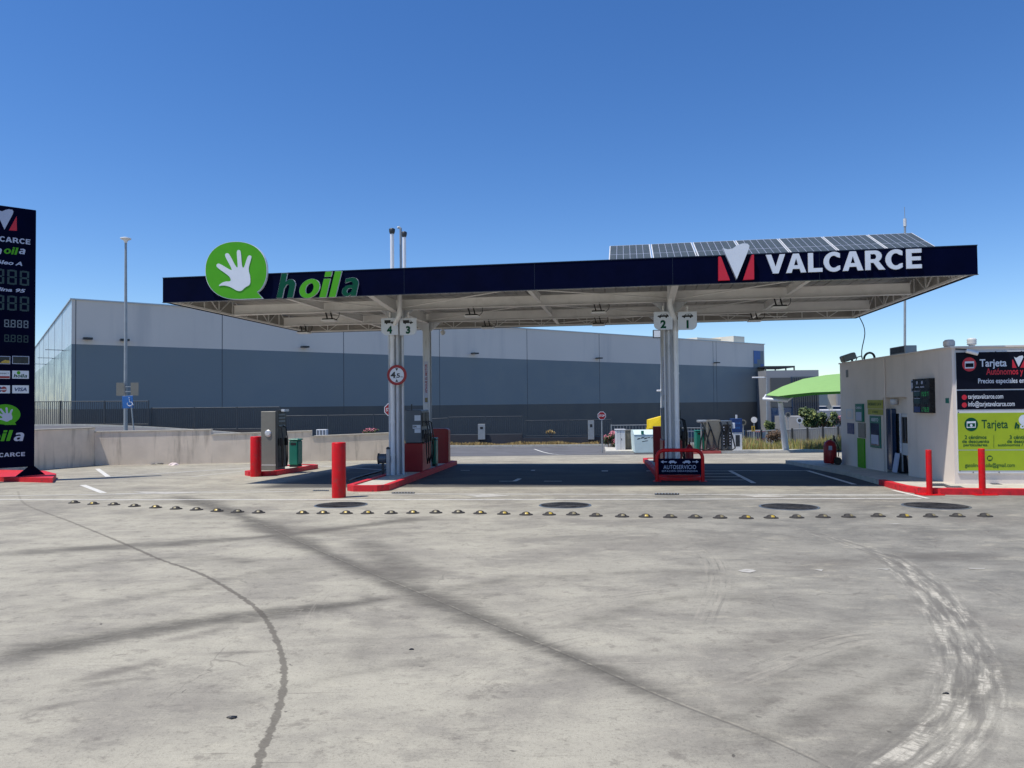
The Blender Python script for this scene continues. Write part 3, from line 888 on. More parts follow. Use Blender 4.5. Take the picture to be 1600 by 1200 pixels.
for a in COLA:
    for b in (2.8, 5.85):
        z0 = colz(a, b)
        m_ = MB()
        m_.box((a-.11,b-.11,z0+.1),(a+.11,b-.095,4.195)).box((a-.11,b+.095,z0+.1),(a+.11,b+.11,4.195)).box((a-.006,b-.094,z0+.1),(a+.006,b+.094,4.195))
        m_.box((a-.2,b-.2,z0+.08),(a+.2,b+.2,z0+.125))
        # haunches under the roof
        m_.prism([(a+.11,b-.04,4.19),(a+.45,b-.04,4.19),(a+.11,b-.04,3.9)], (0,.08,0))
        m_.prism([(a-.11,b-.04,4.19),(a-.11,b-.04,3.9),(a-.45,b-.04,4.19)], (0,.08,0))
        m_.build('column', M['colsteel'], canopy)
# extra pipes strapped to the front columns
for a, dx in ((5.1, -.06), (12.5, .12)):
    b = 2.8; z0 = colz(a, b)
    pp = MB()
    tx_ = FP(624.5 if dx < 0 else 1046.5, 470, 2.1).x
    pp.tube([(tx_,2.1,4.57),(tx_,2.1,4.06),(tx_,2.11,4.02),(tx_+(a+dx-tx_)*.08,2.14,3.97),(tx_+(a+dx-tx_)*.9,2.5,3.68),(a+dx,2.54,3.63),(a+dx,2.55,3.5),(a+dx,2.56,1.0),(a+dx,2.56,z0+.1)], .062, 12)
    for zz in (3.4, 2.3, 1.1, .2): pp.cyl((a+dx,2.56,zz),(a+dx,2.56,zz+.05),.072,n=12)
    pp.build('downpipe', M['pipe'], canopy)
for (a, b, r_) in ((5.1-.17,2.64,.03),(5.1+.07,2.6,.045),(5.1+.2,2.66,.035),(12.5-.16,2.68,.03),(12.5-.05,2.62,.04)):
    z0 = colz(a, b); MB().tube([(a,b,z0+.1),(a,b,2.0),(a,b,4.18)], r_, 10).build('conduit', M['colsteel'], canopy)
# painted vertical lettering on the rear columns
for a in COLA:
    m_ = MB(); b = 5.85
    MB().box((a-.075,b-.116,1.62),(a+.055,b-.111,2.95)).build('column_sticker', M['signwhite_dull'], canopy)
    text_on(m_, 'APAGUE EL MOTOR', (a+.03,b-.117,1.95), (0,0,1), (-1,0,0), .92, .07, .02, lift=.002)
    m_.build('lettering', M['redpanel'], canopy)
    MB().box((a-.05,b-.119,1.66),(a+.04,b-.1165,1.80)).build('warning_patch', M['yellowdull'], canopy)
# floodlights under the roof
def flood(a, b, cable):
    t = thing('floodlight', '', 'floodlight', cw(a, b, 4.2), CANG, 'floodlights under the canopy')
    m_ = MB()
    for s in (-.07,.07): m_.box((s-.016,-.02,-.19),(s+.016,.02,.02), Matrix.Translation((-.04,0,0)) @ Matrix.Rotation(R(-14),4,'Y'))
    m_.build('bracket', M['black'], t)
    MB().cbox((-.17,-.15,-.215),(.17,.15,-.175),.012).build('lamp_body', M['black'], t)
    MB().box((-.19,-.17,-.245),(.19,.17,-.2155)).build('lens', M['lampwhite'], t)
    MB().tube([(.1,0,-.19),(.2,0,-.2),(.27,0,-.13),(.29,0,-.03),(.25,0,.05)], .009, 6).build('cable', M['hose'], t)
    return t
FL = [(515,490,2.8,'left end of the canopy, front row'),(475,511,5.85,'left end of the canopy, back row'),(738,484,2.8,'just right of the lane 3 sign, front row'),
      (762,503,5.85,'just right of the lane 3 sign, back row'),(935,476,2.8,'just left of the lane 2 sign, front row'),(935,497,5.85,'just left of the lane 2 sign, back row'),
      (1217,465,2.8,'under the right end of the canopy, front row'),(1179,489,5.85,'under the right end of the canopy, back row')]
for px, py, b, lab in FL:
    p = FP(px, py, b)
    t = flood(p.x, b, True); t['label'] = 'black floodlight ' + lab.replace(', ', ' of the canopy, ') if 0 else 'black floodlight, ' + lab
# small camera under the back edge
p = FP(692, 516, 7.6)
t = thing('security_camera', 'small white dome camera hanging under the back edge of the canopy', 'camera', cw(p.x, 7.6, 4.2))
MB().cyl((0,0,0),(0,0,-.1),.03).build('stem', M['palewhite'], t)
MB().lathe([(.08,-.1),(.085,-.15),(.07,-.2),(.04,-.24),(0.0,-.25)]).build('dome', M['palewhite'], t)

# --- canopy signs, placed on the front fascia plane
def Z8(x, y): return (300+x/5.714, 360+y/5.714)
def chaikin(pts, n=2):
    for _ in range(n):
        o = []
        for i in range(len(pts)):
            a, b = pts[i], pts[(i+1) % len(pts)]
            o += [(a[0]*.75+b[0]*.25, a[1]*.75+b[1]*.25), (a[0]*.25+b[0]*.75, a[1]*.25+b[1]*.75)]
        pts = o
    return pts
HAND = [(233,499),(262,470),(300,455),(340,457),(350,440),(330,405),(228,335),(216,312),(230,295),(252,299),(352,360),(358,345),(297,235),(296,210),(315,201),(334,212),(392,325),(406,334),(410,320),(399,198),(405,178),(420,173),(437,185),(446,322),(458,336),(468,325),(495,237),(510,221),(532,228),(530,250),(506,330),(508,370),(520,405),(523,465),(512,490),(472,510),(450,535),(425,544),(395,536),(362,515),(322,497),(275,490)]
BUB = []
for i in range(40):
    t = math.radians(48 + i*(360-48-6)/39 - 0)          # clockwise from the tail's right root
    th = t
    ex = 2.25
    cx_, cy_ = math.cos(th), math.sin(th)
    rr = (abs(cx_)**ex+abs(cy_)**ex)**(-1/ex)
    BUB.append((394+276*rr*cx_, 358+258*rr*cy_))
# angles run from the lower right, round by the bottom; keep those between the bottom and the tail root
def bubble():
    out = []
    for d in range(95, 405, 6):                          # 95 deg (bottom) clockwise over left, top, right to 405 = 45 deg
        th = math.radians(d); ex = 2.2
        c_, s_ = math.cos(th), math.sin(th); rr = (abs(c_)**ex+abs(s_)**ex)**(-1/ex)
        out.append((394+276*rr*c_, 358+259*rr*s_))
    out += [(583,553),(632,609),(430,617)]
    return out
hs = [FP(*Z8(*p), b=-.12) for p in bubble()]
hp = [Vector((q.x, -.12, q.z)) for q in hs]
hand_sign = MB().prism(hp, (0,.07,0)).build('hand_sign', M['signwhite'], canopy)
hf = [Vector((q.x, -.1235, q.z)) for q in hp]
cen = sum(hf, Vector())/len(hf)
hf = [cen+(q-cen)*.985 for q in hf]
MB().add(hf, [tuple(range(len(hf)))]).build('green_face', M['green'], hand_sign)
hh = chaikin(HAND, 2)
hh = [FP(*Z8(*p), b=-.13) for p in hh]
MB().prism([Vector((q.x,-.1345,q.z)) for q in hh], (0,.01,0)).build('open_hand', M['signwhite'], hand_sign)


from mathutils.geometry import tessellate_polygon
def arcp(cx, cy, rx, ry, a0, a1, n=14):
    return [(cx+rx*math.cos(R(a0+(a1-a0)*i/n)), cy+ry*math.sin(R(a0+(a1-a0)*i/n))) for i in range(n+1)]
GL = {   # bold grotesque letters on a cap height of 1: (advance, [(outline, holes)])
 'V': (1.02, [([(0,1),(.28,1),(.505,.32),(.73,1),(1.0,1),(.645,0),(.36,0)], [])]),
 'A': (1.04, [([(0,0),(.36,1),(.66,1),(1.02,0),(.75,0),(.685,.2),(.33,.2),(.265,0)], [[(.51,.76),(.40,.39),(.62,.39)]])]),
 'L': (.80, [([(.06,0),(.06,1),(.315,1),(.315,.2),(.78,.2),(.78,0)], [])]),
 'C': (.95, [(arcp(.53,.5,.51,.52,-52,-308,30)+[(.845,.70)]+arcp(.53,.5,.25,.32,-310,-50,26)+[(.845,.30)], [])]),
 'R': (1.02, [([(.06,0),(.06,1),(.52,1)]+arcp(.54,.70,.34,.30,90,-40,14)+[(.72,.43),(1.04,0),(.73,0),(.47,.37),(.315,.37),(.315,0)], [[(.315,.55),(.50,.55)]+arcp(.50,.685,.115,.135,-90,90,10)+[(.315,.82)]])]),
 'E': (.86, [([(.06,0),(.06,1),(.80,1),(.80,.80),(.315,.80),(.315,.61),(.76,.61),(.76,.415),(.315,.415),(.315,.2),(.80,.2),(.80,0)], [])]),
 'h': (.72, [([(0,0),(0,1),(.23,1),(.23,.64)]+arcp(.42,.47,.24,.27,120,0,10)+[(.66,0),(.43,0),(.43,.42)]+arcp(.345,.42,.085,.12,0,180,10)[1:]+[(.23,.40),(.23,0)], [])]),
 'o': (.74, [(arcp(.35,.365,.35,.375,0,348,28), [arcp(.35,.365,.14,.21,0,340,18)])]),
 'i': (.30, [([(0,0),(0,.72),(.23,.72),(.23,0)], []), ([(0,.80),(0,1),(.23,1),(.23,.80)], [])]),
 'l': (.30, [([(0,0),(0,1),(.23,1),(.23,0)], [])]),
 'a': (.66, [([(.06,.70),(.06,.53)]+arcp(.26,.46,.14,.12,110,0,8)+[(.40,.44),(.33,.445)]+arcp(.27,.22,.27,.225,95,250,14)+[(.30,.0),(.40,.075),(.40,0),(.62,0),(.62,.46)]+arcp(.33,.46,.29,.28,0,105,10), [[(.40,.31)]+arcp(.30,.22,.10,.10,90,270,8)+[(.40,.18)]])]),
}
def glyphs(mb, body, org, xd, up, width, height, shear=0.0, depth=0.0, lift=0.0):
    """own bold letters fitted to width; depth extrudes from the wall towards the viewer"""
    xd, up, org = Vector(xd).normalized(), Vector(up).normalized(), Vector(org); nrm = xd.cross(up)
    tot = 0
    for ch in body[:-1]: tot += GL[ch][0]+.035
    xmax = max(p[0] for o, h in GL[body[-1]][1] for p in o); ymax = max(p[1] for ch in body for o, h in GL[ch][1] for p in o)
    k_ = height/ymax; sx = width/(tot+xmax+shear*ymax)
    x = 0
    for ch in body:
        for out, holes in GL[ch][1]:
            loops = [out]+holes
            flat = [p for l_ in loops for p in l_]
            P3 = [org+xd*((x+p[0]+shear*p[1])*sx)+up*(p[1]*k_) for p in flat]
            tris = tessellate_polygon([[Vector((p[0],p[1],0)) for p in l_] for l_ in loops])
            mb.add([p+nrm*(lift+depth) for p in P3], [tuple(t_) for t_ in tris])
            if depth:
                o = 0
                for l_ in loops:
                    n = len(l_); q = P3[o:o+n]
                    mb.add([p+nrm*lift for p in q]+[p+nrm*(lift+depth) for p in q], [(i,(i+1)%n,n+(i+1)%n,n+i) for i in range(n)])
                    o += n
        x += GL[ch][0]+.035
    return mb

def channel(body, x0, y0, x1, y1, face, name, bold=.035, shear=0.0, depth=.05, sp=1.0, b=-.09):
    """raised letters on the fascia, their box given by its lower left and upper right pixels"""
    lo, hi = FP(x0, y0, b), FP(x1, y1, b)
    zc0, zc1 = lo.z, lo.z + abs(y0-y1)/F*(cw((lo.x+hi.x)/2, b).y)
    zmid = (FP((x0+x1)/2, (y0+y1)/2, b)).z; hgt = abs(y0-y1)/F*cw((lo.x+hi.x)/2, b).y
    org = Vector((lo.x, b+depth, zmid-hgt/2))
    s_ = glyphs(MB(), body, org, (1,0,0), (0,0,1), hi.x-lo.x, hgt, shear, depth)
    o = s_.build(name, M['signwhite'], canopy)
    f_ = glyphs(MB(), body, org+Vector((.003,0,.002)), (1,0,0), (0,0,1), (hi.x-lo.x)*.995, hgt*.99, shear, 0, depth+.003)
    f_.build('letter_face', face, o)
channel('h', 432, 465.5, 465.5, 426, M['dgreen'], 'letter', .05, .22)
channel('oil', 464.5, 465, 534, 424.5, M['green'], 'letter', .05, .22)
channel('a', 532.5, 463, 562, 433.5, M['dgreen'], 'letter', .05, .22)
channel('VALCARCE', 1197, 423.5, 1440, 392.5, M['signwhite'], 'letter', .035, 0, .04, 1.02, b=-.08)
def Z9(x, y): return (900+x/2.424, 320+y/2.424)
VW = [(556,163),(575,169),(592,166),(612,152),(632,146),(650,147),(657,155),(655,166),(609,281)]
lg = MB().prism([Vector((q.x,-.16,q.z)) for q in [FP(*Z9(*p), b=-.16) for p in VW]], (0,.12,0)).build('company_emblem', M['signwhite'], canopy)
for tri in ([(540,196),(549,196),(583,285),(540,287)], [(674,188),(675,282),(633,284),(664,190)]):
    MB().prism([Vector((q.x,-.12,q.z)) for q in [FP(*Z9(*p), b=-.12) for p in tri]], (0,.078,0)).build('red_wedge', M['signred'], lg)

# --- vent pipes on the roof
for (px, yt, b, r_, m_, lab) in ((612.5,357,3.2,.055,'pipe','tall white vent pipe with black cap, leftmost of three on the canopy roof'),
                             (626,355,3.4,.035,'galv','thin grey vent pipe with hooked top, middle of three on the canopy roof'),
                             (631.5,362,3.2,.05,'pipe','white vent pipe with grey cap, rightmost of three on the canopy roof')):
    p = FP(px, yt, b); base = cw(p.x, b, 4.66)
    t = thing('vent_pipe', lab, 'vent pipe', base, 0, 'vent pipes on the canopy roof')
    h = p.z-4.66
    MB().cyl((0,0,0),(0,0,h-.12),r_,n=12).build('pipe', M[m_], t)
    if r_ > .04: MB().lathe([(r_*1.05,h-.16),(r_*1.5,h-.1),(r_*1.6,h-.02),(r_*1.1,h)],n=14).build('cap', M['darkmetal'], t)
    else: MB().tube([(0,0,h-.14),(0,0,h-.04),(-.04,0,h),(-.09,0,h-.02)], r_, 8).build('cap', M['galv'], t)

# --- solar panels on the roof
names = ['leftmost of the row', 'second from the left', 'third from the left, left of the white emblem', 'middle one of the row, behind the white emblem', 'third from the right end', 'second from the right end', 'rightmost of the row, above the last letters']
aL, aR = FP(950, 400, 1.3).x, FP(1470, 383, 1.2).x
pw = (aR-aL)/7
for i in range(7):
    t = thing('solar_panel', 'tilted solar panel on the canopy roof, '+names[i], 'solar panel', cw(aL+pw*i, .95, 4.84), CANG, 'solar panels in a row on the canopy roof')
    tilt = Matrix.Rotation(R(25), 4, 'X'); L_ = 2.05
    MB().box((.015,0,0),(pw-.015,L_,.035), tilt).build('frame', M['palewhite'], t)
    MB().box((.04,.03,.0355),(pw-.04,L_-.03,.039), tilt).build('cells', M['cell'], t)
    g = MB()
    for k_ in range(1, 6): x = .04+(pw-.08)*k_/6; g.box((x-.004,.03,.0395),(x+.004,L_-.03,.0405), tilt)
    for k_ in (.5,): g.box((.04,L_*k_-.008,.041),(pw-.04,L_*k_+.008,.042), tilt)
    g.build('grid_lines', M['signwhite_dull'], t)
    lg_ = MB()
    for x in (.1, pw-.1): lg_.box((x-.02,L_*math.cos(R(25))-.08,-.1),(x+.02,L_*math.cos(R(25))-.04,L_*math.sin(R(25))-.04))
    lg_.build('support', M['galv'], t)

# --- lane number signs
def car_icon(mb, o, xd, up, w_, lift, kind='car', flip=1):
    prof = {'car':[(0,.15),(.01,.42),(.05,.52),(.22,.58),(.36,.92),(.80,.95),(.95,.60),(.99,.5),(1,.15)],
            'truck':[(0,.1),(0,.95),(.62,.95),(.62,.3),(.66,.3),(.66,.75),(.82,.75),(.92,.4),(1,.38),(1,.1)]}[kind]
    h = w_*.36
    nrm = xd.cross(up)
    pts = [((1-x) if flip < 0 else x, y) for x, y in prof]
    q = [o+xd*(x*w_)+up*(y*h)+nrm*lift for x, y in pts]
    mb.add(q, [tuple(range(len(q)))])
    for cx in (.22,.78):
        mb.add([o+xd*(cx*w_+.08*w_*math.cos(t_))+up*(h*.1+.09*w_*math.sin(t_))+nrm*(lift+.0006) for t_ in [k_*math.pi/5 for k_ in range(10)]], [tuple(range(10))])
def lane_sign(num, pxc, pyt, side, icon, lab):
    b = 2.35
    p = FP(pxc, pyt, b)
    W_, H_ = .47, .46
    t = thing('lane_sign', lab, 'sign', cw(p.x-W_/2, b, p.z-H_), CANG, 'lane number signs hanging at the front columns')
    out = [(0,0,H_),(W_,0,H_)]
    if side > 0:
        out += [(W_,0,.14)]+[(W_-.14+.14*math.cos(a_),0,.14-.14*math.sin(a_)) for a_ in [math.pi/2*k_/6 for k_ in range(1,7)]]+[(0,0,0)]
    else:
        out += [(W_,0,0)]+[(.14-.14*math.sin(a_),0,.14-.14*math.cos(a_)) for a_ in [math.pi/2*k_/6 for k_ in range(0,7)]]
    MB().prism(out, (0,.025,0)).build('board', M['signwhite'], t)
    m1 = MB(); text_on(m1, num, (W_/2,-.003,.14), Vector((1,0,0)), Vector((0,0,1)), None, .21, .05, 0, lift=0, cen=True)
    m1.build('number', M['dgreen'], t)
    m2 = MB(); car_icon(m2, Vector((W_/2-.14,-.003,H_-.15)), Vector((1,0,0)), Vector((0,0,1)), .28, 0, icon, 1)
    m2.build('vehicle_symbol', M['black'], t)
    wi = MB(); ox, oz, ww_ = W_/2-.14, H_-.15, .28; hh_ = ww_*.36
    for q in (([(.31,.60),(.40,.82),(.55,.83),(.55,.60)], [(.60,.60),(.60,.83),(.76,.83),(.85,.60)]) if icon == 'car' else ([(.69,.5),(.69,.68),(.79,.68),(.87,.5)],)):
        wi.add([(ox+x*ww_,-.0045,oz+y*hh_) for x, y in q], [(0,1,2,3)])
    wi.build('symbol_windows', M['signwhite'], t)
    MB().box((W_/2-.015,.026,.2),(W_/2+.015,.05,H_+.16)).build('hanger', M['steel'], t)
lane_sign('4', 608.5, 497, -1, 'truck', 'white lane sign with truck symbol and green number 4, left of the downpipe')
lane_sign('3', 637.5, 497, 1, 'truck', 'white lane sign with truck symbol and green number 3, right of the downpipe')
lane_sign('2', 1036, 487, -1, 'car', 'white lane sign with black car and green number 2 at right column')
lane_sign('1', 1074, 487, 1, 'car', 'white lane sign with black car and green number 1 at right column')
# --- height limit sign
p = FP(620, 586, 2.4)
t = thing('height_limit_sign', 'round red ringed height limit sign reading 4.5 m on the left front column', 'sign', cw(p.x, 2.4, p.z), CANG)
def disc(r_, y, th, n=40): return [(r_*math.cos(2*math.pi*i/n), y, r_*math.sin(2*math.pi*i/n)) for i in range(n)]
MB().prism(disc(.275,0,0), (0,.02,0)).build('disc', M['redpanel'], t)
MB().prism(disc(.2,-.004,0), (0,.003,0)).build('white_field', M['signwhite'], t)
m1 = MB(); text_on(m1, '4', (-.175,-.006,-.085), (1,0,0), (0,0,1), .145, .175, .03); text_on(m1, '5', (-.005,-.006,-.075), (1,0,0), (0,0,1), .095, .12, .03); text_on(m1, 'm', (.105,-.006,-.075), (1,0,0), (0,0,1), .06, .04, .0)
text_on(m1, ',', (-.03,-.006,-.10), (1,0,0), (0,0,1), .018, .04, .02)
m1.add([(-.04,-.006,.185),(.04,-.006,.185),(0,-.006,.11)], [(0,1,2)]); m1.add([(-.04,-.006,-.185),(.04,-.006,-.185),(0,-.006,-.11)], [(0,2,1)])
m1.build('lettering', M['black'], t)

# ------------------------------------------------------------------ ISLANDS
def island(name, lab, front, dirx, L_, W_, ch, h=.14):
    d = Vector((dirx, 1, 0)).normalized(); s = Vector((d.y, -d.x, 0))
    f = Vector((front[0], front[1], 0))
    def ring(k_):
        w2 = W_/2-k_; c_ = ch
        return [f+d*k_-s*(w2-c_), f+d*k_+s*(w2-c_), f+d*(c_)+s*w2, f+d*(L_-c_)+s*w2, f+d*(L_-k_)+s*(w2-c_), f+d*(L_-k_)-s*(w2-c_), f+d*(L_-c_)-s*w2, f+d*c_-s*w2]
    o = ring(0); i_ = ring(.13)
    t = tag(thing(name, lab, 'pump island', gv(f.x, f.y)))
    org = t.location
    def z(p, dz): return Vector((p.x, p.y, float(gz(p.x, p.y))+dz))-org
    mb = MB(); n = 8
    top = [z(p,h) for p in o]; bot = [z(p,-.05) for p in o]; inn = [z(p,h) for p in i_]; ins = [z(p,h-.03) for p in i_]
    mb.add(top+bot, [(k_, n+k_, n+(k_+1)%n, (k_+1)%n) for k_ in range(n)])
    mb.add(top+inn, [(k_, (k_+1)%n, n+(k_+1)%n, n+k_) for k_ in range(n)])
    mb.add(inn+ins, [(k_, (k_+1)%n, n+(k_+1)%n, n+k_) for k_ in range(n)])
    mb.build('red_kerb', M['redkerb'], t)
    MB().add(ins, [tuple(range(n))]).build('island_top', M['pavement'], t)
    return t
ILF, ILD = (-3.33, 16.35), .09
island('pump_island', 'long red kerbed pump island under the left half of the canopy', ILF, ILD, 9.8, .98, .22)
IRF, IRD = (4.22, 18.35), .13
island('pump_island', 'red kerbed pump island behind the autoservicio hoop', IRF, IRD, 8.2, 1.05, .2)
island('pump_island', 'short red kerbed island in the sun, left of the canopy', (-7.55, 21.35), .16, 3.4, 1.02, .25)

def on_island(front, dirx, s_along, s_side=0):
    d = Vector((dirx,1,0)).normalized(); s = Vector((d.y,-d.x,0)); p = Vector((front[0],front[1],0))+d*s_along+s*s_side
    return Vector((p.x, p.y, float(gz(p.x,p.y))+.11))

def nozzle_hose(parent, x, y, z0, n=0):
    h = MB(); h.tube([(x,y,z0+1.45),(x+.10,y,z0+1.4),(x+.16,y,z0+1.0),(x+.15,y+.02,z0+.45),(x+.10,y+.06,z0+.22),(x+.07,y+.10,z0+.5),(x+.06,y+.1,z0+.88)], .018, 8)
    ho = h.build('hose', M['hose'], parent)
    MB().cbox((x+.01,y+.06,z0+.84),(x+.1,y+.13,z0+1.08),.015).build('nozzle', M['black'], ho)

def pump(loc, rz, lab, style):
    t = thing('fuel_pump', lab, 'fuel pump', loc, rz, None)
    if style == 'slim':
        MB().cbox((-.24,0,0),(.24,.62,1.8),.01).build('cabinet', M['greypanel'], t)
        MB().box((.243,.02,.08),(.29,.60,1.84)).build('side_panel', M['darkmetal'], t)
        m_ = MB()
        for zz in (1.72,1.62,1.52,1.38): m_.box((.292,.1,zz-.05),(.3,.5,zz))
        m_.build('display', M['segpale'], t)
        MB().lathe([(.11,0),(.11,.012),(.085,.03),(.04,.035),(0,.03)], n=28).build('round_mirror', M['chrome'], t)
        o = [c for c in bpy.data.objects if c.parent == t and c.name.startswith('round_mirror')][-1]
        o.location = (0,-.001,1.13); o.rotation_euler = (R(90),0,0)
        o.name = 'round_lamp'
        nozzle_hose(t, .30, .05, -.1); nozzle_hose(t, .30, .35, -.1)
        MB().box((-.245,-.004,.16),(.245,-.001,.175)).build('trim_line', M['steel'], t)
        MB().box((.29,.25,1.79),(.43,.50,1.86)).build('top_label', M['signwhite'], t)
    else:
        MB().cbox((-.27,0,0),(.27,1.15,.82),.012).build('lower_cabinet', M['redpanel'], t)
        MB().box((.2705,.02,.03),(.285,1.13,.8)).build('side_panel', M['pinkpanel'], t)
        MB().cbox((-.24,.05,.825),(.24,1.1,1.78),.02).build('head', M['pumpgrey'], t)
        m_ = MB()
        for y0 in (.12,.62): m_.box((.241,y0,1.3),(.262,y0+.42,1.7))
        m_.build('display', M['black'], t)
        m_ = MB()
        for z_, w_ in ((1.55,.2),(1.32,.26),(1.2,.2)): m_.box((.22-w_*.9,.0445,z_-.08),(.22,.049,z_+.08 if z_>1.4 else z_+.03))
        m_.build('notice', M['signwhite'], t)
        m3 = MB(); text_on(m3, '04', (.0,.042,1.27), (1,0,0), (0,0,1), .1, .06, .02); m3.build('lettering', M['black'], t)
        for y0 in (.1,.4,.75): nozzle_hose(t, .29, y0, 0)
        for y0 in (.15,.45,.8):
            MB().cbox((.242,y0,.95),(.30,y0+.16,1.2),.01).build('nozzle_holder', M['darkmetal'], t)
        MB().cyl((-.1,.3,1.78),(-.1,.3,1.95),.02).build('antenna', M['darkmetal'], t)
    return t
angL = -math.atan(ILD); angR = -math.atan(IRD)
pump(on_island((-7.55,21.35), .16, .75, -.02), -math.atan(.16), 'slim grey fuel pump with round chrome lamp on the sunlit left island', 'slim')
pump(on_island(ILF, ILD, 4.55, .05), angL, 'fuel pump with red base and grey head behind the left front column', 'full')
pump(on_island(IRF, IRD, 2.9, .08), angR, 'dark fuel pump behind the right column, above the autoservicio hoop', 'full')

def bin_(loc, rz, lab, w_=.34, d_=.34, h=.88, name='waste_bin'):
    t = thing(name, lab, 'bin', loc, rz)
    m_ = MB(); m_.cbox((-w_/2,-d_/2,.07),(w_/2,d_/2,h-.06),.035); m_.build('bin_body', M['teal'], t)
    MB().cbox((-w_/2-.01,-d_/2-.01,h-.055),(w_/2+.01,d_/2+.01,h),.02).build('lid', M['teal'], t)
    MB().box((-w_/2*.9,-d_/2*.9,0),(w_/2*.9,d_/2*.9,.068)).build('base', M['black'], t)
    MB().box((-w_*.3,-d_/2-.006,h-.2),(w_*.3,-d_/2-.001,h-.12)).build('slot', M['black'], t)
    return t
bin_(on_island((-7.55,21.35), .16, 2.45, .05), -.15, 'teal plastic bin beside the slim grey pump on the left island', .32,.36,.92)
bin_(on_island(ILF, ILD, 7.0, .12), angL, 'dark teal bin in the shade behind the left red pump', .3,.4,.92)
def red_guard(loc, rz, lab, w_, h):
    t = thing('red_cabinet', lab, 'cabinet', loc, rz)
    m_ = MB(); pts = [(-w_/2,0,0),(w_/2,0,0),(w_/2,0,h-.12)]+[(w_/2-.12+.12*math.cos(a_),0,h-.12+.12*math.sin(a_)*.6) for a_ in [math.pi/2*k_/5 for k_ in range(1,6)]]+[(-w_/2,0,h-.05)]
    m_.prism(pts, (0,.35,0)); m_.build('cabinet_body', M['redpanel'], t)
    MB().box((-w_/2+.03,-.012,h*.5),(w_/2-.06,-.001,h-.16)).build('cabinet_door', M['redpanel'], t)
red_guard(on_island(ILF, ILD, 8.6, .05), angL, 'tall dark red cabinet at the far end of the left pump island', .62, 1.24)
red_guard(on_island(IRF, IRD, 6.0, -.08), angR, 'dark red cabinet left of the right pump near the yellow bin', .36, 1.24)
# extinguishers / red cylinders by the right column
for (s_, sd_, lab) in ((1.0,-.2,'dark red standing cylinder left of the right downpipe'),(1.0,.36,'dark red standing cylinder right of the right downpipe')):
    q = on_island(IRF, IRD, s_, sd_)
    t = thing('gas_cylinder', lab, 'cylinder', q)
    MB().lathe([(.0,0),(.1,0),(.105,.03),(.105,.62),(.09,.7),(.05,.75),(.03,.77),(0,.77)], n=20).build('tank', M['redpanel'], t)
    MB().cyl((0,0,.77),(0,0,.84),.025).build('valve', M['black'], t)
# AUTOSERVICIO hoop
c_ = G(1063, 752.5); hx = 0.565
t = thing('hoop_sign', 'red tube hoop with black autoservicio board at the front of the right island', 'sign', (c_.x, c_.y+.05, c_.z), CANG*.6)
hr = .2; H_ = .78
hp_ = [(-hx,0,0),(-hx,0,H_-hr)]+[(-hx+hr-hr*math.cos(a_),0,H_-hr+hr*math.sin(a_)) for a_ in [math.pi/2*k_/8 for k_ in range(1,9)]]+[(hx-hr+hr*math.sin(a_),0,H_-hr+hr*math.cos(a_)) for a_ in [math.pi/2*k_/8 for k_ in range(0,9)]]+[(hx,0,0)]
MB().tube(hp_, .045, 14).build('hoop', M['redpaint'], t)
MB().box((-hx+.04,-.02,.17),(hx-.04,.02,.57)).build('board', M['navy'], t)
MB().prism([(-hx+.05,-.035,.03),(hx-.05,-.035,.03),(hx-.05,-.035,.12),(hx*.5,-.035,.1),(0,-.035,.09),(-hx*.5,-.035,.1),(-hx+.05,-.035,.12)], (0,.07,0)).build('bottom_plate', M['redpaint'], t)
for s in (-1,1): MB().box((s*hx-.09,-.09,0),(s*hx+.09,.09,.012)).build('foot_plate', M['redpaint'], t)
m_ = MB(); text_on(m_, 'AUTOSERVICIO', (0,-.0235,.36), (1,0,0), (0,0,1), .80, .10, .004, cen=True, spacing=1.08)
m_.build('lettering', M['signwhite_dull'], t); m_ = MB()
text_on(m_, 'ESTACI\u00d3N DESATENDIDA', (0,-.0235,.265), (1,0,0), (0,0,1), .88, .052, .008, cen=True, spacing=1.15)
m_.build('lettering', M['signwhite_dull'], t)
m_ = MB(); X1, Z1 = Vector((1,0,0)), Vector((0,0,1))
car_icon(m_, Vector((-.27,-.0235,.455)), X1, Z1, .2, 0, 'car', -1); car_icon(m_, Vector((.07,-.0235,.455)), X1, Z1, .2, 0, 'car', 1)
for s in (-1,1):
    m_.add([(s*.47,-.0235,.49),(s*.40,-.0235,.53),(s*.40,-.0235,.5),(s*.31,-.0235,.5),(s*.31,-.0235,.48),(s*.40,-.0235,.48),(s*.40,-.0235,.45)], [tuple(range(7))])
m_.build('arrow_and_car_symbols', M['signwhite_dull'], t)
# grey post and air gauge box by the left front column
q = on_island(ILF, ILD, 3.05, -.28)
t = thing('service_post', 'short grey steel post against the left front column', 'post', q)
MB().cbox((-.045,-.045,0),(.045,.045,.72),.006).build('post', M['galv'], t)
MB().lathe([(.05,0),(.06,.03),(.02,.06)], (0,0,.721), n=12).build('cap', M['darkmetal'], t)
q = on_island(ILF, ILD, 3.4, -.52)
t = thing('hose_reel', 'small round grey hose reel left of the left front column', 'hose reel', q+Vector((0,0,.3)))
MB().cyl((-.1,0,.15),(.1,0,.15),.13,n=20).build('drum', M['pumpgrey'], t)
MB().cyl((-.13,0,.15),(-.1,0,.15),.15,n=20).cyl((.1,0,.15),(.13,0,.15),.15,n=20).build('flange', M['darkmetal'], t)
MB().box((-.2,-.03,-.42),(.16,.03,-.38)).box((-.03,-.03,-.40),(.03,.03,.1)).build('stand', M['darkmetal'], t)
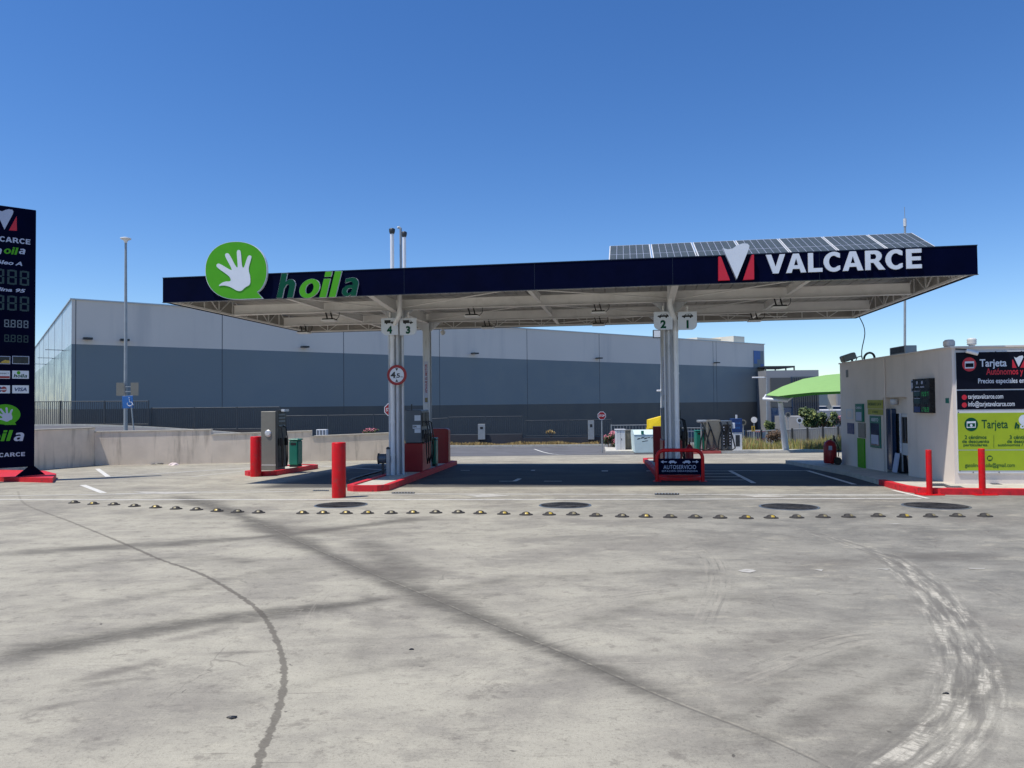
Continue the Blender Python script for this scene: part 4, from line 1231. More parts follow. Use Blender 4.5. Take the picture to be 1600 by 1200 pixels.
# black hose lying on the front of the left island
hpz = [(545,762),(556,757),(575,751),(592,746),(606,740),(612,738)]
q = [G(*p)+Vector((0,0,.16)) for p in hpz]
tag(MB().tube(q, .03, 8).build('air_hose', M['hose']), 'black hose lying along the front tip of the left pump island', 'hose')

# ------------------------------------------------------------------ BOLLARDS
def bollard(px, py, r_, h, lab, name='bollard', base=False, lean=0):
    g = G(px, py)
    t = thing(name, lab, 'bollard', (g.x, g.y+r_*.6, float(gz(g.x, g.y+r_*.6))+(0 if not base else 0)), 0)
    pr = [(r_,-.05),(r_,h-.02),(r_*.97,h-.005),(r_*.9,h),(0,h+.002)]
    o = MB().lathe(pr, n=36).build('post', M['redpaint'], t)
    if base:
        MB().cbox((-.22,-.16,0),(.22,.16,.02),.004).build('base_plate', M['redpaint'], t)
    t.rotation_euler = (lean, 0, 0)
    return t
bollard(528, 778, .145, 1.15, 'thick bright red bollard standing alone in front of the left pump island')
bollard(398, 745, .155, 1.17, 'thick red bollard beside the slim grey pump on the left')
b1 = bollard(1454, 773.5, .055, .9, 'thin red steel bollard at the kerb, left one before the kiosk', base=True)
b2 = bollard(1537, 773.5, .06, .92, 'thin red steel bollard at the kerb in front of the banner', base=True)

# ------------------------------------------------------------------ STUDS
ST = [(116,786),(146,788),(178,789),(210,791.5),(243,793.5),(275,795.5),(307,797),(339,799),(371,800.5),(404,801.5)]
ST2 = [(473,802.5),(505,802.5),(541,802.5),(574,802.5),(611,802.5),(645,802),(681,801.5),(716,801.5),(750,802.5),(787,803.5),(822,804.5),(858,804.5),(895,804.5),(931,806.5),(972,807.5),(1009,808),(1047,808.5),(1086,809),(1125,809.5),(1166,810),(1205,809.5),(1245,809),(1286,808.5),(1326,808),(1372,807),(1413,808),(1454,807.5),(1496,807),(1539,807)]
def make_stud(ym):
    t = thing('lane_stud', '', 'lane stud', (0,0,0), 0, 'studs')
    MB().lathe([(.125,0),(.125,.010),(.112,.018),(.0,.022)], n=28, sy=.85).build('base', M['rubber'], t)
    MB().lathe([(.082,.018),(.074,.038),(.056,.054),(.03,.063),(0,.065)], n=24, sy=.9).build('dome', M['rubber'], t)
    for s in (-1, 1):
        m_ = MB(); vs = []
        for i in range(7):
            a_ = R(-90 + (-34+ i*10)*1.0) if s > 0 else R(90+(-34+i*10))
            for (r_, z_) in ((.0815,.026),(.068,.047),(.048,.059)):
                vs.append((r_*math.cos(a_)+(.012 if s>0 else -.012), r_*.9*math.sin(a_)*1.02, z_))
        m_.add(vs, [(3*i+j,3*i+j+1,3*i+3+j+1,3*i+3+j) for i in range(6) for j in range(2)], True)
        m_.build('reflector', ym, t)
    return t
ordn = ['first','second','third','fourth','fifth','sixth','seventh','eighth','ninth','tenth','eleventh','twelfth','thirteenth','fourteenth','fifteenth','sixteenth','seventeenth','eighteenth','nineteenth','twentieth','twenty-first','twenty-second','twenty-third','twenty-fourth','twenty-fifth','twenty-sixth','twenty-seventh','twenty-eighth','twenty-ninth']
protoA, protoB = make_stud(M['yellow']), make_stud(M['yellowdull'])
used = {0: False, 1: False}
def put_stud(i, x, y, lab, grp, w_):
    pr = (protoA, protoB)[w_]
    o = copy_tree(pr) if used[w_] else pr
    used[w_] = True
    g = G(x, y)
    o.location = g+Vector((0, 0, .001)); o.rotation_euler = (-.022, random.uniform(-.03, .03), random.uniform(-.3, .3)); o.scale = (.93, .93, .82)
    o['label'] = lab; o['group'] = grp
for i, (x, y) in enumerate(ST):
    put_stud(i, x, y, 'black lane stud, '+ordn[i]+' from the left in the short left row', 'studs of the short left row', 0 if i % 3 == 1 else 1)
for i, (x, y) in enumerate(ST2):
    if i < 15: lab = ordn[i]+' from the left in the long right row'
    else: lab = ordn[28-i]+' from the right end of the long right row'
    put_stud(i, x, y, 'black yellow lane stud, '+lab, 'studs of the long right row', 0 if (i in (0,1,2,3,8,9,10,11,19) or i % 5 == 0) else 1)

# ------------------------------------------------------------------ MANHOLES, GRATES, LITTER
def manhole(px, py, wpx, lab):
    g = G(px, py); r_ = wpx/2/F*g.y
    t = thing('manhole_cover', lab, 'manhole cover', (g.x, g.y, g.z), 0, 'round manhole covers in front of the canopy')
    tilt = math.atan(-.022)
    f = MB().lathe([(r_,.001),(r_*.99,.006),(r_*.94,.007)], n=48).build('frame', M['pumpgrey'], t); f.rotation_euler = (tilt,0,0)
    f = MB().lathe([(r_*.925,.0075),(0,.0075)], n=48).build('cover', M['manhole'], t); f.rotation_euler = (tilt,0,0)
manhole(533, 789, 82, 'round dark manhole cover just in front of the lone red bollard')
manhole(883, 789.5, 82, 'round dark manhole cover in the middle of the forecourt apron')
manhole(1233, 792, 90, 'round dark manhole cover right of the autoservicio hoop')
manhole(1462, 790.5, 96, 'round dark manhole cover in front of the two thin red bollards')
def grate(x0, y0, x1, y1, lab):
    a, b = G(x0, y1), G(x1, y1); c2, d2 = G(x1, y0), G(x0, y0)
    t = thing('drain_grate', lab, 'drain grate', a)
    def L(p, z): return p-a+Vector((0,0,z))
    m_ = MB().add([L(p,.004) for p in (a,b,c2,d2)], [(0,1,2,3)]); m_.build('channel', M['black'], t)
    m_ = MB(); n = 8
    for i in range(n):
        f0, f1 = (i+.3)/n, (i+.6)/n
        m_.add([L(a.lerp(b,f0),.012), L(a.lerp(b,f1),.012), L(d2.lerp(c2,f1),.012), L(d2.lerp(c2,f0),.012)], [(0,1,2,3)])
    m_.build('bars', M['galv'], t)
grate(612, 769.3, 648, 771.4, 'short dark drain grate just right of the left pump island')
grate(1023, 770.8, 1061, 773.3, 'short slotted drain grate in front of the autoservicio hoop')
grate(489, 765.8, 514, 767.2, 'small dark drain grate left of the lone red bollard')
def lump(name, px, py, s, m_, lab, cat, flat=.25, seed=1):
    g = G(px, py); r_ = random.Random(seed); mb = MB(); vs = []
    n = 9
    for k_, (rr, zz) in enumerate(((1,.0),(.8,flat*.6),(.35,flat))):
        for i in range(n):
            q = 2*math.pi*i/n; j = r_.uniform(.6,1.25)
            vs.append((s*rr*j*math.cos(q)*1.6, s*rr*j*math.sin(q)*.8, s*zz))
    mb.add(vs, [(k_*n+i,k_*n+(i+1)%n,(k_+1)*n+(i+1)%n,(k_+1)*n+i) for k_ in range(2) for i in range(n)])
    mb.add(vs, [tuple(range(2*n,3*n))])
    return tag(mb.build(name, m_, None, g+Vector((0,0,.002))), lab, cat)
lump('dead_leaf', 362, 1122, .022, M['hose'], 'small black leaf scrap lying on the concrete in the left foreground', 'litter', .4, 3)
lump('pebble', 643, 1015, .014, M['hose'], 'tiny dark pebble on the concrete left of centre', 'litter', .5, 4)
lump('pebble', 1478, 1084, .012, M['hose'], 'tiny dark pebble on the tyre marks at lower right', 'litter', .5, 5)
lump('litter_bag', 271, 727, .12, M['paper'], 'crumpled pale red and white litter at the foot of the concrete wall', 'litter', .8, 6)
q = G(271, 727)
lump('litter_box', 246, 725.5, .2, M['hose'], 'flat black litter by the foot of the concrete wall', 'litter', .25, 8)

# ------------------------------------------------------------------ PRICE TOTEM
T0 = Vector((-13.53, 20.5, 0)); te = Vector((-.54, -.45, 0)).normalized()   # from the right edge to the left one
TW = 1.42
tz = float(gz(T0.x, T0.y))
tot_x = -te                                                             # reading direction
origin = T0+te*TW; origin.z = tz
totem = thing('price_totem', 'tall navy fuel price totem on a red kerb at the left edge', 'sign', origin, math.atan2(tot_x.y, tot_x.x))
tn = tot_x.cross(Vector((0,0,1)))                                        # towards the viewer
def TP(px, py):
    d = ray(px, py); c = Vector((0,0,EYE)); t = (T0-c).dot(tn)/d.dot(tn); p = c+d*t
    r = p-origin
    return Vector((r.dot(tot_x), -.0, p.z-tz))
ztop = TP(54, 328).z; zbot = TP(49, 729).z
MB().cbox((0,0,zbot),(TW,.28,ztop),.012).build('panel', M['navy'], totem)
MB().box((0,.02,.1),(.62,.26,zbot-.001)).build('pedestal', M['navy'], totem)
m_ = MB()
x0 = TP(49,745).x
m_.prism([(TW-.42,.1,.14),(TW+.28,.1,.14),(TW+.02,.1,zbot-.001),(TW-.12,.1,zbot-.001)], (0,.08,0)); m_.build('foot', M['navy'], totem)
YF = -.004
def tt(body, xl, yb, xr, yt, m, bold=.02, shear=0, name='lettering', zmid=True):
    lo, hi = TP(xl, yb), TP(xr, yt)
    mb = MB()
    if all(ch in GL for ch in body): glyphs(mb, body, (lo.x, YF, lo.z), (1,0,0), (0,0,1), hi.x-lo.x, abs(TP(xl,yt).z-lo.z), shear)
    else: text_on(mb, body, (lo.x, YF, min(lo.z, lo.z)), (1,0,0), (0,0,1), hi.x-lo.x, abs(TP(xl,yt).z-lo.z), bold, shear)
    return mb.build(name, M[m], totem)
def tpoly(pts, m, name, y=YF):
    mb = MB(); mb.add([Vector((q.x, y, q.z)) for q in [TP(*p) for p in pts]], [tuple(range(len(pts)))]); return mb.build(name, M[m], totem)
def Z1(x, y): return (x/5.45, 310+y/5.45)
tpoly([Z1(*p) for p in [(38,266),(-40,95),(-20,100),(20,110),(45,98),(75,92),(105,97),(115,112),(108,135)]], 'signwhite_dull', 'company_emblem')
tpoly([Z1(*p) for p in [(142,150),(144,276),(76,272)]], 'signred', 'red_wedge')
tpoly([Z1(*p) for p in [(-66,150),(-66,252),(0,262)]], 'signred', 'red_wedge')
tt('VALCARCE', -32, 373.5, 47.5, 365.0, 'signwhite_dull', .035)
tt('h', -26, 395, -10, 383, 'signwhite_dull', .05, .2); tt('n', -8, 395, 4.5, 386, 'signwhite_dull', .05, .2) if False else None
tt('oil', 5, 396, 29, 384.5, 'green', .05, .2); tt('h', -9, 396, 4.5, 384, 'signwhite_dull', .05, .2); tt('a', 29, 396.5, 40.5, 388, 'signwhite_dull', .05, .2)
tt('Gas\u00f3leo A', -30, 409.5, 35, 403, 'signwhite_dull', .03, .25)
tt('Gasolina 95', -36, 452, 40, 446, 'signwhite_dull', .03, .25)
def seg(s, xl, yb, h_px, wpx, ppx, m, y=YF):
    lo = TP(xl, yb); up_ = TP(xl, yb-h_px).z-lo.z; wd = TP(xl+wpx, yb).x-lo.x; pt = TP(xl+ppx, yb).x-lo.x
    mb = MB(); digits(mb, s, (lo.x, y, lo.z), (1,0,0), (0,0,1), up_, wd, pt, 0, t=up_*.12, italic=.0); mb.build('price_digits', M[m], totem)
seg('8888', -29, 441, 24, 15.5, 20.3, 'segoff'); seg('8888', -29, 482.5, 24, 15.5, 20.3, 'segoff')
seg('8.888', 6.5, 511, 12, 7.6, 10.2, 'segpale'); seg('8.888', 6.5, 534, 11.5, 7.6, 10.2, 'segoff')
def tbox(xl, yt, xr, yb, m, name, y=YF):
    a, b = TP(xl, yb), TP(xr, yb); h = TP(xl, yt).z-a.z
    mb = MB(); mb.box((a.x, y-.004, a.z), (b.x, y, a.z+h)); return mb.build(name, M[m], totem)
tiles = [(19,556,45.5,568.5,'signwhite_dull'),(-9,556,16,568.5,'signwhite_dull'),(19,579,45,591.5,'signwhite'),(-9,579,15.5,591.5,'signwhite'),(19,602,45,614.5,'signwhite'),(-9,602,15.5,614.5,'signwhite')]
for (a,b,c2,d2,m) in tiles: tbox(a,b,c2,d2,m,'card_tile')
tbox(20,557,44.3,567.6,'screen','card_inset',YF-.0045); tbox(-8,557,15,567.6,'screen','card_inset',YF-.0045)
tpoly([(0,567.4),(15,567.4),(15,563.5),(8,562.5),(3,564.5)], 'yellow', 'card_stripe', YF-.0095)
YT = YF-.0055
def tt2(*a, **k_):
    global YF
    y_ = YF; YF = YT; o = tt(*a, **k_); YF = y_; return o
tt2('VISA', 22.5, 611.3, 42, 605.6, 'bluebox', .03, .2); tt2('hoila', 21, 589.8, 43, 584.2, 'dgreen', .03, .2)
tt2('CONNECT', -5, 584.5, 14, 582.2, 'black', .01); tbox(-8.5,587.5,15,590.7,'redpanel','card_stripe',YF-.0045)
def tdisc(cx, cy, r, m, name, y, n=24): tpoly([(cx+r*math.cos(2*math.pi*i/n), cy+r*math.sin(2*math.pi*i/n)) for i in range(n)], m, name, y)
tdisc(29, 582.5, 2.8, 'green', 'logo_disc', YF-.0055)
tdisc(-1, 608.3, 4.4, 'bluebox', 'logo_disc', YF-.0055); tdisc(6, 608.3, 4.4, 'redpanel', 'logo_disc', YF-.006)
y_ = YF; YF = YF-.007; tt('Maestro', -5, 609.8, 13, 606.8, 'signwhite', .03, .1); YF = y_
# green hand badge
def Z2(x, y): return (x/4.8, 520+y/4.8)
badge = []
for d in range(95, 405, 8):
    th = R(d); badge.append((38+115*math.cos(th), 612+76*math.sin(th)))
badge += [(112,672),(122,690),(40,691)]
tpoly([Z2(*p) for p in badge], 'green', 'green_badge')
sc = []
for (x, y) in chaikin(HAND, 1): sc.append((38+(x-394)*.43, 612+(y-358)*.29))
tpoly([Z2(*p) for p in sc], 'signwhite_dull', 'open_hand', YF-.002)
tt('oil', -20, 690, 20.5, 673, 'green', .05, .2); tt('a', 20.5, 689.5, 39, 676, 'signwhite_dull', .05, .2)
tt('VALCARCE', -28, 715.5, 39, 709, 'signwhite_dull', .03)
# kerb under the totem
slab('totem_kerb', M['redkerb'], [G(-90,750), G(82,754.5), G(88,747), G(70,742), G(-80,738)], .13)
bpy.data.objects['totem_kerb']['kind'] = 'structure'

# ------------------------------------------------------------------ LEFT CONCRETE WALL
def wall_seg(mb, cop, p, q, zt0, zt1, th=.2):
    d = (q-p); d.z = 0; d.normalize(); nrm = Vector((-d.y, d.x, 0))*th
    zb0, zb1 = float(gz(p.x,p.y))-.2, float(gz(q.x,q.y))-.2
    P_ = [Vector((p.x,p.y,zb0)), Vector((q.x,q.y,zb1)), Vector((q.x,q.y,zb1))+nrm, Vector((p.x,p.y,zb0))+nrm, Vector((p.x,p.y,zt0)), Vector((q.x,q.y,zt1)), Vector((q.x,q.y,zt1))+nrm, Vector((p.x,p.y,zt0))+nrm]
    F_ = [(0,3,2,1),(4,5,6,7),(0,1,5,4),(1,2,6,5),(2,3,7,6),(3,0,4,7)]
    mb.add(P_, F_)
    o = nrm*.12
    c0 = [Vector((v.x,v.y,0)) for v in P_[:4]]
    c0 = [c0[0]-o, c0[1]-o, c0[2]+o, c0[3]+o]
    zz = [zt0, zt1, zt1, zt0]
    cop.add([Vector((c0[i].x,c0[i].y,zz[i]+.002)) for i in range(4)]+[Vector((c0[i].x,c0[i].y,zz[i]+.045)) for i in range(4)], F_)
WA = [(-16.0,27.5),(-10.2,28.35),(-5.0,29.4)]
wallt = thing('boundary_wall', 'low beige rendered boundary wall stepping down to the right behind the left forecourt', 'wall')
def wp(px):                          # point of the wall's foot line under the pixel column
    tx = (px-800)/F
    for (a, b) in zip(WA[:-1], WA[1:]):
        den = (b[0]-a[0])-tx*(b[1]-a[1]); s = (tx*a[1]-a[0])/den
        if s <= 1.0001 or b is WA[-1]: return Vector((a[0]+(b[0]-a[0])*s, a[1]+(b[1]-a[1])*s, 0))
def topz(px, py, p): return at(px, py, p.y).z-.045
for (xa, ya, xb, yb) in ((148,674,330,670.5),(330,678,487,672.5),(487,681,611,675.8)):
    p, q = wp(xa), wp(xb)
    m1, m2 = MB(), MB(); wall_seg(m1, m2, p, q, topz(xa,ya,p), topz(xb,yb,q))
    m1.build('wall_section', M['conwall'], wallt); m2.build('coping', M['coping'], wallt)
p = Vector((-19.2,17.5,0)); q = Vector((-16.25,27.2,0))
p2 = wp(148); q = Vector((p2.x, p2.y+.03, 0))
p = Vector((q.x-1.3, q.y-4.9, 0))
zt = topz(147, 667.5, q)
m1, m2 = MB(), MB(); wall_seg(m1, m2, p+(p-q)*1.5, q, zt+.05, zt)
m1.build('wall_section', M['conwall'], wallt); m2.build('coping', M['coping'], wallt)

# ------------------------------------------------------------------ FENCE OVER THE ROAD
def fence(lab, spans, D, barw=.017, gap=.13, m='fence', wallh=True, top=.0):
    t = thing('railing_fence', lab, 'fence')
    for (xa, ya, xb, yb, h) in spans:
        p, q = at(xa, ya, D), at(xb, yb, D)
        L_ = (q-p).length; n = max(2, int(L_/gap)); bars = MB()
        for i in range(n+1):
            c = p.lerp(q, i/n); bars.box((c.x-barw,c.y-barw,c.z-h+.1),(c.x+barw,c.y+barw,c.z-.02))
        bars.build('bars', M[m], t)
        r_ = MB()
        for dz in (0, -h+.12): r_.cyl((p.x,p.y,p.z+dz-.03),(q.x,q.y,q.z+dz-.03),.028,n=6)
        r_.build('rail', M[m], t)
        k_ = max(1, int(L_/2.6))
        for i in range(k_+1):
            c = p.lerp(q, i/k_); MB().box((c.x-.035,c.y-.035,c.z-h-.15),(c.x+.035,c.y+.035,c.z+.03)).build('post', M[m], t)
    return t
fence('dark railing fence behind the beige wall, far left below the warehouse', [(40,627,94,626.8,1.72),(95,626.8,232,626.2,1.72)], 50.6)
fence('dark railing fence stepping down the slope across the road', [(237,637.3,437,635.3,1.62),(441,649.3,655,646.5,1.62),(657,654.5,700,652.6,1.33),(700,651.3,816,649.8,1.36),(820,656.8,955,655.0,1.2)], 50.8)
# dark low wall under the fence
dw = MB()
def lw(xa, ya, xb, yb, D=50.95, zb=-2.0):
    p, q = at(xa, ya, D), at(xb, yb, D)
    dw.add([(p.x,D-.35,zb),(q.x,D-.35,zb),(q.x,D-.0,zb),(p.x,D-.0,zb),(p.x,D-.35,p.z),(q.x,D-.35,q.z),(q.x,D,q.z),(p.x,D,p.z)], [(0,3,2,1),(4,5,6,7),(0,1,5,4),(1,2,6,5),(2,3,7,6),(3,0,4,7)])
lw(-60,667,232,666); lw(232.2,672,437,671); lw(437.2,681,816,678.5); lw(816.2,684,1000,681); lw(1000.2,684,1100,684)
tag(dw.build('low_wall', M['darkwall']), 'dark low wall carrying the railing fence across the road', 'wall')
# white gate cabinets in the fence
for (xa, xb, yt, yb, lab) in ((747,758,662.5,680,'small white meter cabinet with black window in the far fence'),(919,928,657,680,'pale grey meter door in the far fence left of the stop sign')):
    p, q = at(xa, yb, 50.5), at(xb, yt, 50.5)
    t = thing('meter_cabinet', lab, 'cabinet', (p.x, 50.4, p.z))
    MB().cbox((0,0,-.3),(q.x-p.x,.2,q.z-p.z),.01).build('box', M['galv'], t)
    MB().box(((q.x-p.x)*.3,-.006,(q.z-p.z)*.55),((q.x-p.x)*.7,-.001,(q.z-p.z)*.75)).build('meter_window', M['black'], t)

# ------------------------------------------------------------------ WAREHOUSE
W0 = Vector((-37.2, 61.0, 0)); wf = Vector((.8107, .5855, 0)); wg = Vector((-.5855, .8107, 0)); WL, WG = 96.6, 170.0
wh = thing('warehouse', 'huge grey panel clad warehouse with dark base behind the whole station', 'building', W0, math.atan2(wf.y, wf.x))
ZH, ZM, ZLo = 10.75, 6.98, 1.45
def wblock(z0, z1, mf, ms, name, e=0):
    MB().add([(0,0,z0),(WL,0,z0),(WL,0,z1),(0,0,z1)], [(0,1,2,3)]).build(name, M[mf], wh)
    MB().add([(0,WG,z0),(0,0,z0),(0,0,z1),(0,WG,z1)], [(0,1,2,3)]).add([(WL,0,z0),(WL,WG,z0),(WL,WG,z1),(WL,0,z1)], [(0,1,2,3)]).build('side_'+name, M[ms], wh)
wblock(ZM, ZH, 'clad_hi', 'side_hi', 'upper_cladding')
wblock(ZLo, ZM, 'clad_mid', 'side_mid', 'middle_cladding')
wblock(-4.2, ZLo, 'clad_lo', 'side_lo', 'lower_cladding')
MB().box((-.12,-.12,ZH),(WL+.12,WG,ZH+.1)).build('roof', M['side_hi'], wh)
def wfx(px):
    tx = (px-800)/F; return (tx*61.0+37.2)/(.8107-tx*.5855)
for px in (117.5,347,537,687,824,937,1115,1120):
    x = wfx(px); MB().box((x-.028,-.012,-2),(x+.028,-.001,ZH-.01)).build('panel_seam', M['seam'], wh)
for k_ in range(1, 17):
    y = k_*9.8; MB().box((-.02,y-.05,ZLo),(-.001,y+.05,ZH-.01)).build('panel_seam', M['clad_mid'], wh)
for i, px in enumerate((135.5, 193, 474, 739, 933, 1117)):
    x = wfx(px); o = MB(); o.box((-.35,-.8,-.06),(.35,-.15,.1)).box((-.03,-.2,-.02),(.03,-.013,.04)).build('wall_lamp', M['darkmetal'], wh, (x,0,ZM+.45))
for k_ in (1, 2, 3):
    o = MB().box((-1.5,-.1,.0),(-.15,.1,.05)).box((-.2,-.03,-.05),(-.021,.03,.03)).build('wall_lamp', M['galv'], wh, (0,k_*13-6,ZM-.1))
MB().box((wfx(1178),-.05,ZH-3.9),(wfx(1193.5),-.013,ZH-1.1)).build('logo_panel', M['clad_mid'], wh)
m_ = MB(); xa, xb = wfx(1178), wfx(1193.5); cw_ = (xb-xa)/3
for (i, j) in ((0,3),(1,3),(0,2),(1,2),(0,1),(2,0)): m_.box((xa+cw_*i+.02,-.07,ZH-3.9+.7*j),(xa+cw_*(i+1)+.01,-.051,ZH-3.9+.7*(j+1)))
m_.build('logo_squares', M['brightblue'], wh)
MB().box((wfx(1109),6,ZH+.1),(wfx(1119),12,ZH+.5)).box((wfx(1123),4,ZH+.1),(wfx(1160),12,ZH+.95)).box((wfx(1160)+.01,1.5,ZH+.1),(wfx(1177),12,ZH+1.25)).build('roof_box', M['bg_white'], wh)
MB().box((wfx(1196)-1.0,-1.5,-2.5),(wfx(1196)+.5,-.2,ZM-.3)).build('corner_pier', M['clad_hi'], wh) if False else None

# ------------------------------------------------------------------ LAMP POSTS, SIGNS BEHIND THE WALL
def pole_thing(name, lab, cat, px, ytop, ybase, D, r0, r1, m='galv'):
    p = at(px, ytop, D); b = at(px, ybase, D)
    z0 = float(gz(b.x, D)) - .05
    t = thing(name, lab, cat, (b.x, D, z0))
    MB().cyl((0,0,0),(p.x-b.x,0,p.z-z0), r0, r1, n=14).build('pole', M[m], t)
    return t, Vector((p.x-b.x,0,p.z-z0))
t, tp = pole_thing('street_lamp', 'tall slender grey street lamp with flat disc head behind the beige wall', 'street lamp', 196.5, 374, 670, 36, .10, .055)
MB().lathe([(.06,-.18),(.10,-.06),(.2,-.01),(.25,.02),(.25,.06),(.1,.1),(0,.11)], n=24).build('lamp_head', M['lampwhite'], t, tp)
t2 = thing('parking_sign', 'blue wheelchair parking sign on a leaning post behind the wall', 'sign', gv(at(204,628,35.0).x, 35.0))
p = at(204, 628, 35.0)
z = p.z-t2.location.z
MB().cyl((.28,0,0),(.04,0,z-.2),.03).build('post', M['galv'], t2)
MB().cbox((-.26,-.02,z-.3),(.26,.0,z+.3),.006, Matrix.Rotation(R(-3),4,'Y')).build('board', M['brightblue'], t2)
m_ = MB(); rr = .12
m_.tube([(rr*math.cos(a_)-.02,-.03,z-.08+rr*math.sin(a_)) for a_ in [R(-200+k_*22) for k_ in range(12)]], .018, 6)
m_.tube([(-.04,-.03,z+.14),(-.03,-.03,z+.0),(.08,-.03,z-.02),(.14,-.03,z-.16)], .02, 6)
m_.cyl((-.045,-.03,z+.18),(-.044,-.03,z+.22),.03)
m_.build('wheelchair_symbol', M['signwhite'], t2)
t3 = thing('sign_back', 'pair of plain brown sign backs mounted on the tall street lamp pole', 'sign', at(199, 608, 35.7))
MB().box((-.55,0,-.32),(-.16,.02,.32)).build('plate', M['greypanel'], t3); MB().box((.16,0,-.32),(.55,.02,.32)).build('plate', M['greypanel'], t3)
MB().box((-.5,.021,.1),(.5,.04,.14)).box((-.5,.021,-.14),(.5,.04,-.1)).build('bracket', M['galv'], t3)

def stop_sign(px, py, D, wpx, lab):
    p = at(px, py, D); z0 = float(gz(p.x, D)); t = thing('stop_sign', lab, 'stop sign', (p.x, D, z0)); z = p.z-z0; r_ = wpx/2/F*D/math.cos(R(22.5))
    def oct_(r, y): return [(r*math.cos(R(22.5+45*i)), y, z+r*math.sin(R(22.5+45*i))) for i in range(8)]
    MB().cyl((0,.03,-.1),(0,.03,z+r_*.6),.035).build('post', M['galv'], t)
    MB().prism(oct_(r_,-.01), (0,.02,0)).build('plate', M['signwhite'], t)
    MB().prism(oct_(r_*.88,-.014), (0,.003,0)).build('red_face', M['redpanel'], t)
    m_ = MB(); text_on(m_, 'STOP', (0,-.018,z), (1,0,0), (0,0,1), r_*1.35, r_*.5, .02, cen=True); m_.build('lettering', M['signwhite'], t)
stop_sign(610.5, 640, 33, 20, 'red octagonal stop sign partly hidden behind the left columns')
stop_sign(940.3, 649.5, 42, 12.6, 'red octagonal stop sign beside the road in the middle distance')

# floodlight mast behind the right columns
t, tp = pole_thing('flood_mast', 'thin mast with a square floodlight left of the right columns', 'lamp post', 1034, 527, 690, 44, .09, .07, 'palewhite')
MB().cbox((-.55,-.12,-.05),(-.05,.02,.45),.02).build('flood_head', M['darkmetal'], t, tp)
MB().box((-.5,-.13,0),(-.1,-.121,.4)).build('flood_lens', M['lampwhite'], t, tp)
MB().cyl((-.3,0,-.1),(0,0,-.15),.03).build('arm', M['palewhite'], t, tp)
MB().cbox((-.35,-.1,0),(-.05,.1,.1),.02).build('small_lamp', M['lampwhite'], t, tp-Vector((0,0,3.3)))
# antenna mast behind the canopy
t, tp = pole_thing('antenna_mast', 'thin grey mast with aerial rising behind the kiosk and the canopy', 'mast', 1414, 352, 720, 33, .06, .045)
MB().cyl((0,0,-.05),(0,0,.3),.07,n=12).build('aerial_base', M['palewhite'], t, tp)
MB().cyl((0,0,.3),(0,0,.85),.012,n=6).build('aerial', M['galv'], t, tp)

# ------------------------------------------------------------------ MIDDLE DISTANCE: cabinets, containers
def cabinet(xa, xb, yt, yb, D, dd, m, lab, name='utility_cabinet'):
    p, q = at(xa, yb, D), at(xb, yt, D)
    t = thing(name, lab, 'cabinet', (p.x, D, p.z)); w_, h = q.x-p.x, q.z-p.z
    MB().cbox((0,0,-.1),(w_,dd,h-.06),.02).build('box', M[m], t)
    MB().cbox((-.03,-.03,h-.055),(w_+.03,dd+.03,h),.015).build('lid', M[m], t)
    MB().box((w_*.49,-.004,.05),(w_*.51,-.001,h-.12)).box((w_*.55,-.012,h*.5),(w_*.6,-.001,h*.58)).build('door_seam', M['darkmetal'], t)
cabinet(963, 977, 670.5, 705, 42.6, .5, 'palewhite', 'tall pale utility cabinet, left of a pair by the recycling container')
cabinet(977.8, 989, 671.5, 704, 43.0, .6, 'greypanel', 'grey utility cabinet, right of a pair by the recycling container')
def container(xa, xb, yt, yb, D, lab):
    p, q = at(xa, yb, D), at(xb, yt, D); w_, h = q.x-p.x, q.z-p.z
    t = thing('recycling_container', lab, 'container', (p.x, D, p.z))
    m_ = MB(); m_.prism([(.06,0,0),(w_-.06,0,0),(w_,0,h*.8),(0,0,h*.8)], (0,1.1,0)); m_.build('body', M['whitebin'], t)
    m_ = MB(); m_.prism([(0,-.02,h*.8+.005),(0,1.12,h*.8+.005),(0,1.0,h),(0,.3,h)], (w_,0,0)); m_.build('lid', M['whitebin'], t)
    MB().box((w_*.3,-.03,h*.82),(w_*.42,-.021,h*.98)).build('handle', M['teal'], t)
    m_ = MB()
    for (x, z, a_, b_) in ((.2,.62,.1,.05),(.36,.66,.12,.045),(.5,.64,.1,.05),(.64,.67,.1,.03),(.78,.66,.08,.03),(.4,.5,.1,.03),(.52,.52,.12,.03)):
        m_.add([(w_*x-a_,-.003,h*z-b_),(w_*x+a_*.6,-.003,h*z-b_*.3),(w_*x+a_,-.003,h*z+b_),(w_*x-a_*.5,-.003,h*z+b_*.6)], [(0,1,2,3)])
    m_.build('graffiti', M['graffiti'], t)
container(991, 1027, 672, 707.5, 40.6, 'large white recycling container with grey graffiti left of the right island')
p = at(1014, 672, 42.4); q = at(1037, 650, 42.4)
t = thing('yellow_container', 'bright yellow container lid rising behind the white recycling container', 'container', (p.x, 42.4, float(gz(p.x, 42.4))))
h0 = p.z-t.location.z; h1 = q.z-t.location.z; w_ = q.x-p.x
MB().prism([(.05,0,0),(w_-.05,0,0),(w_,0,h0+.1),(0,0,h0+.1)], (0,.9,0)).build('body', M['yellowbin'], t)
MB().prism([(0,-.02,h0+.1),(w_,-.02,h0+.1),(w_,.1,h1),(.03,.1,h1-.22)], (0,.7,0)).build('lid', M['yellowbin'], t)

# fence and low kerb left of the vacuum station
fence('thin grey railing fence beyond the right columns', [(955,664,1037,663,1.3),(1045,668,1100,668,1.1)], 48.5, .012, .2, 'galv')

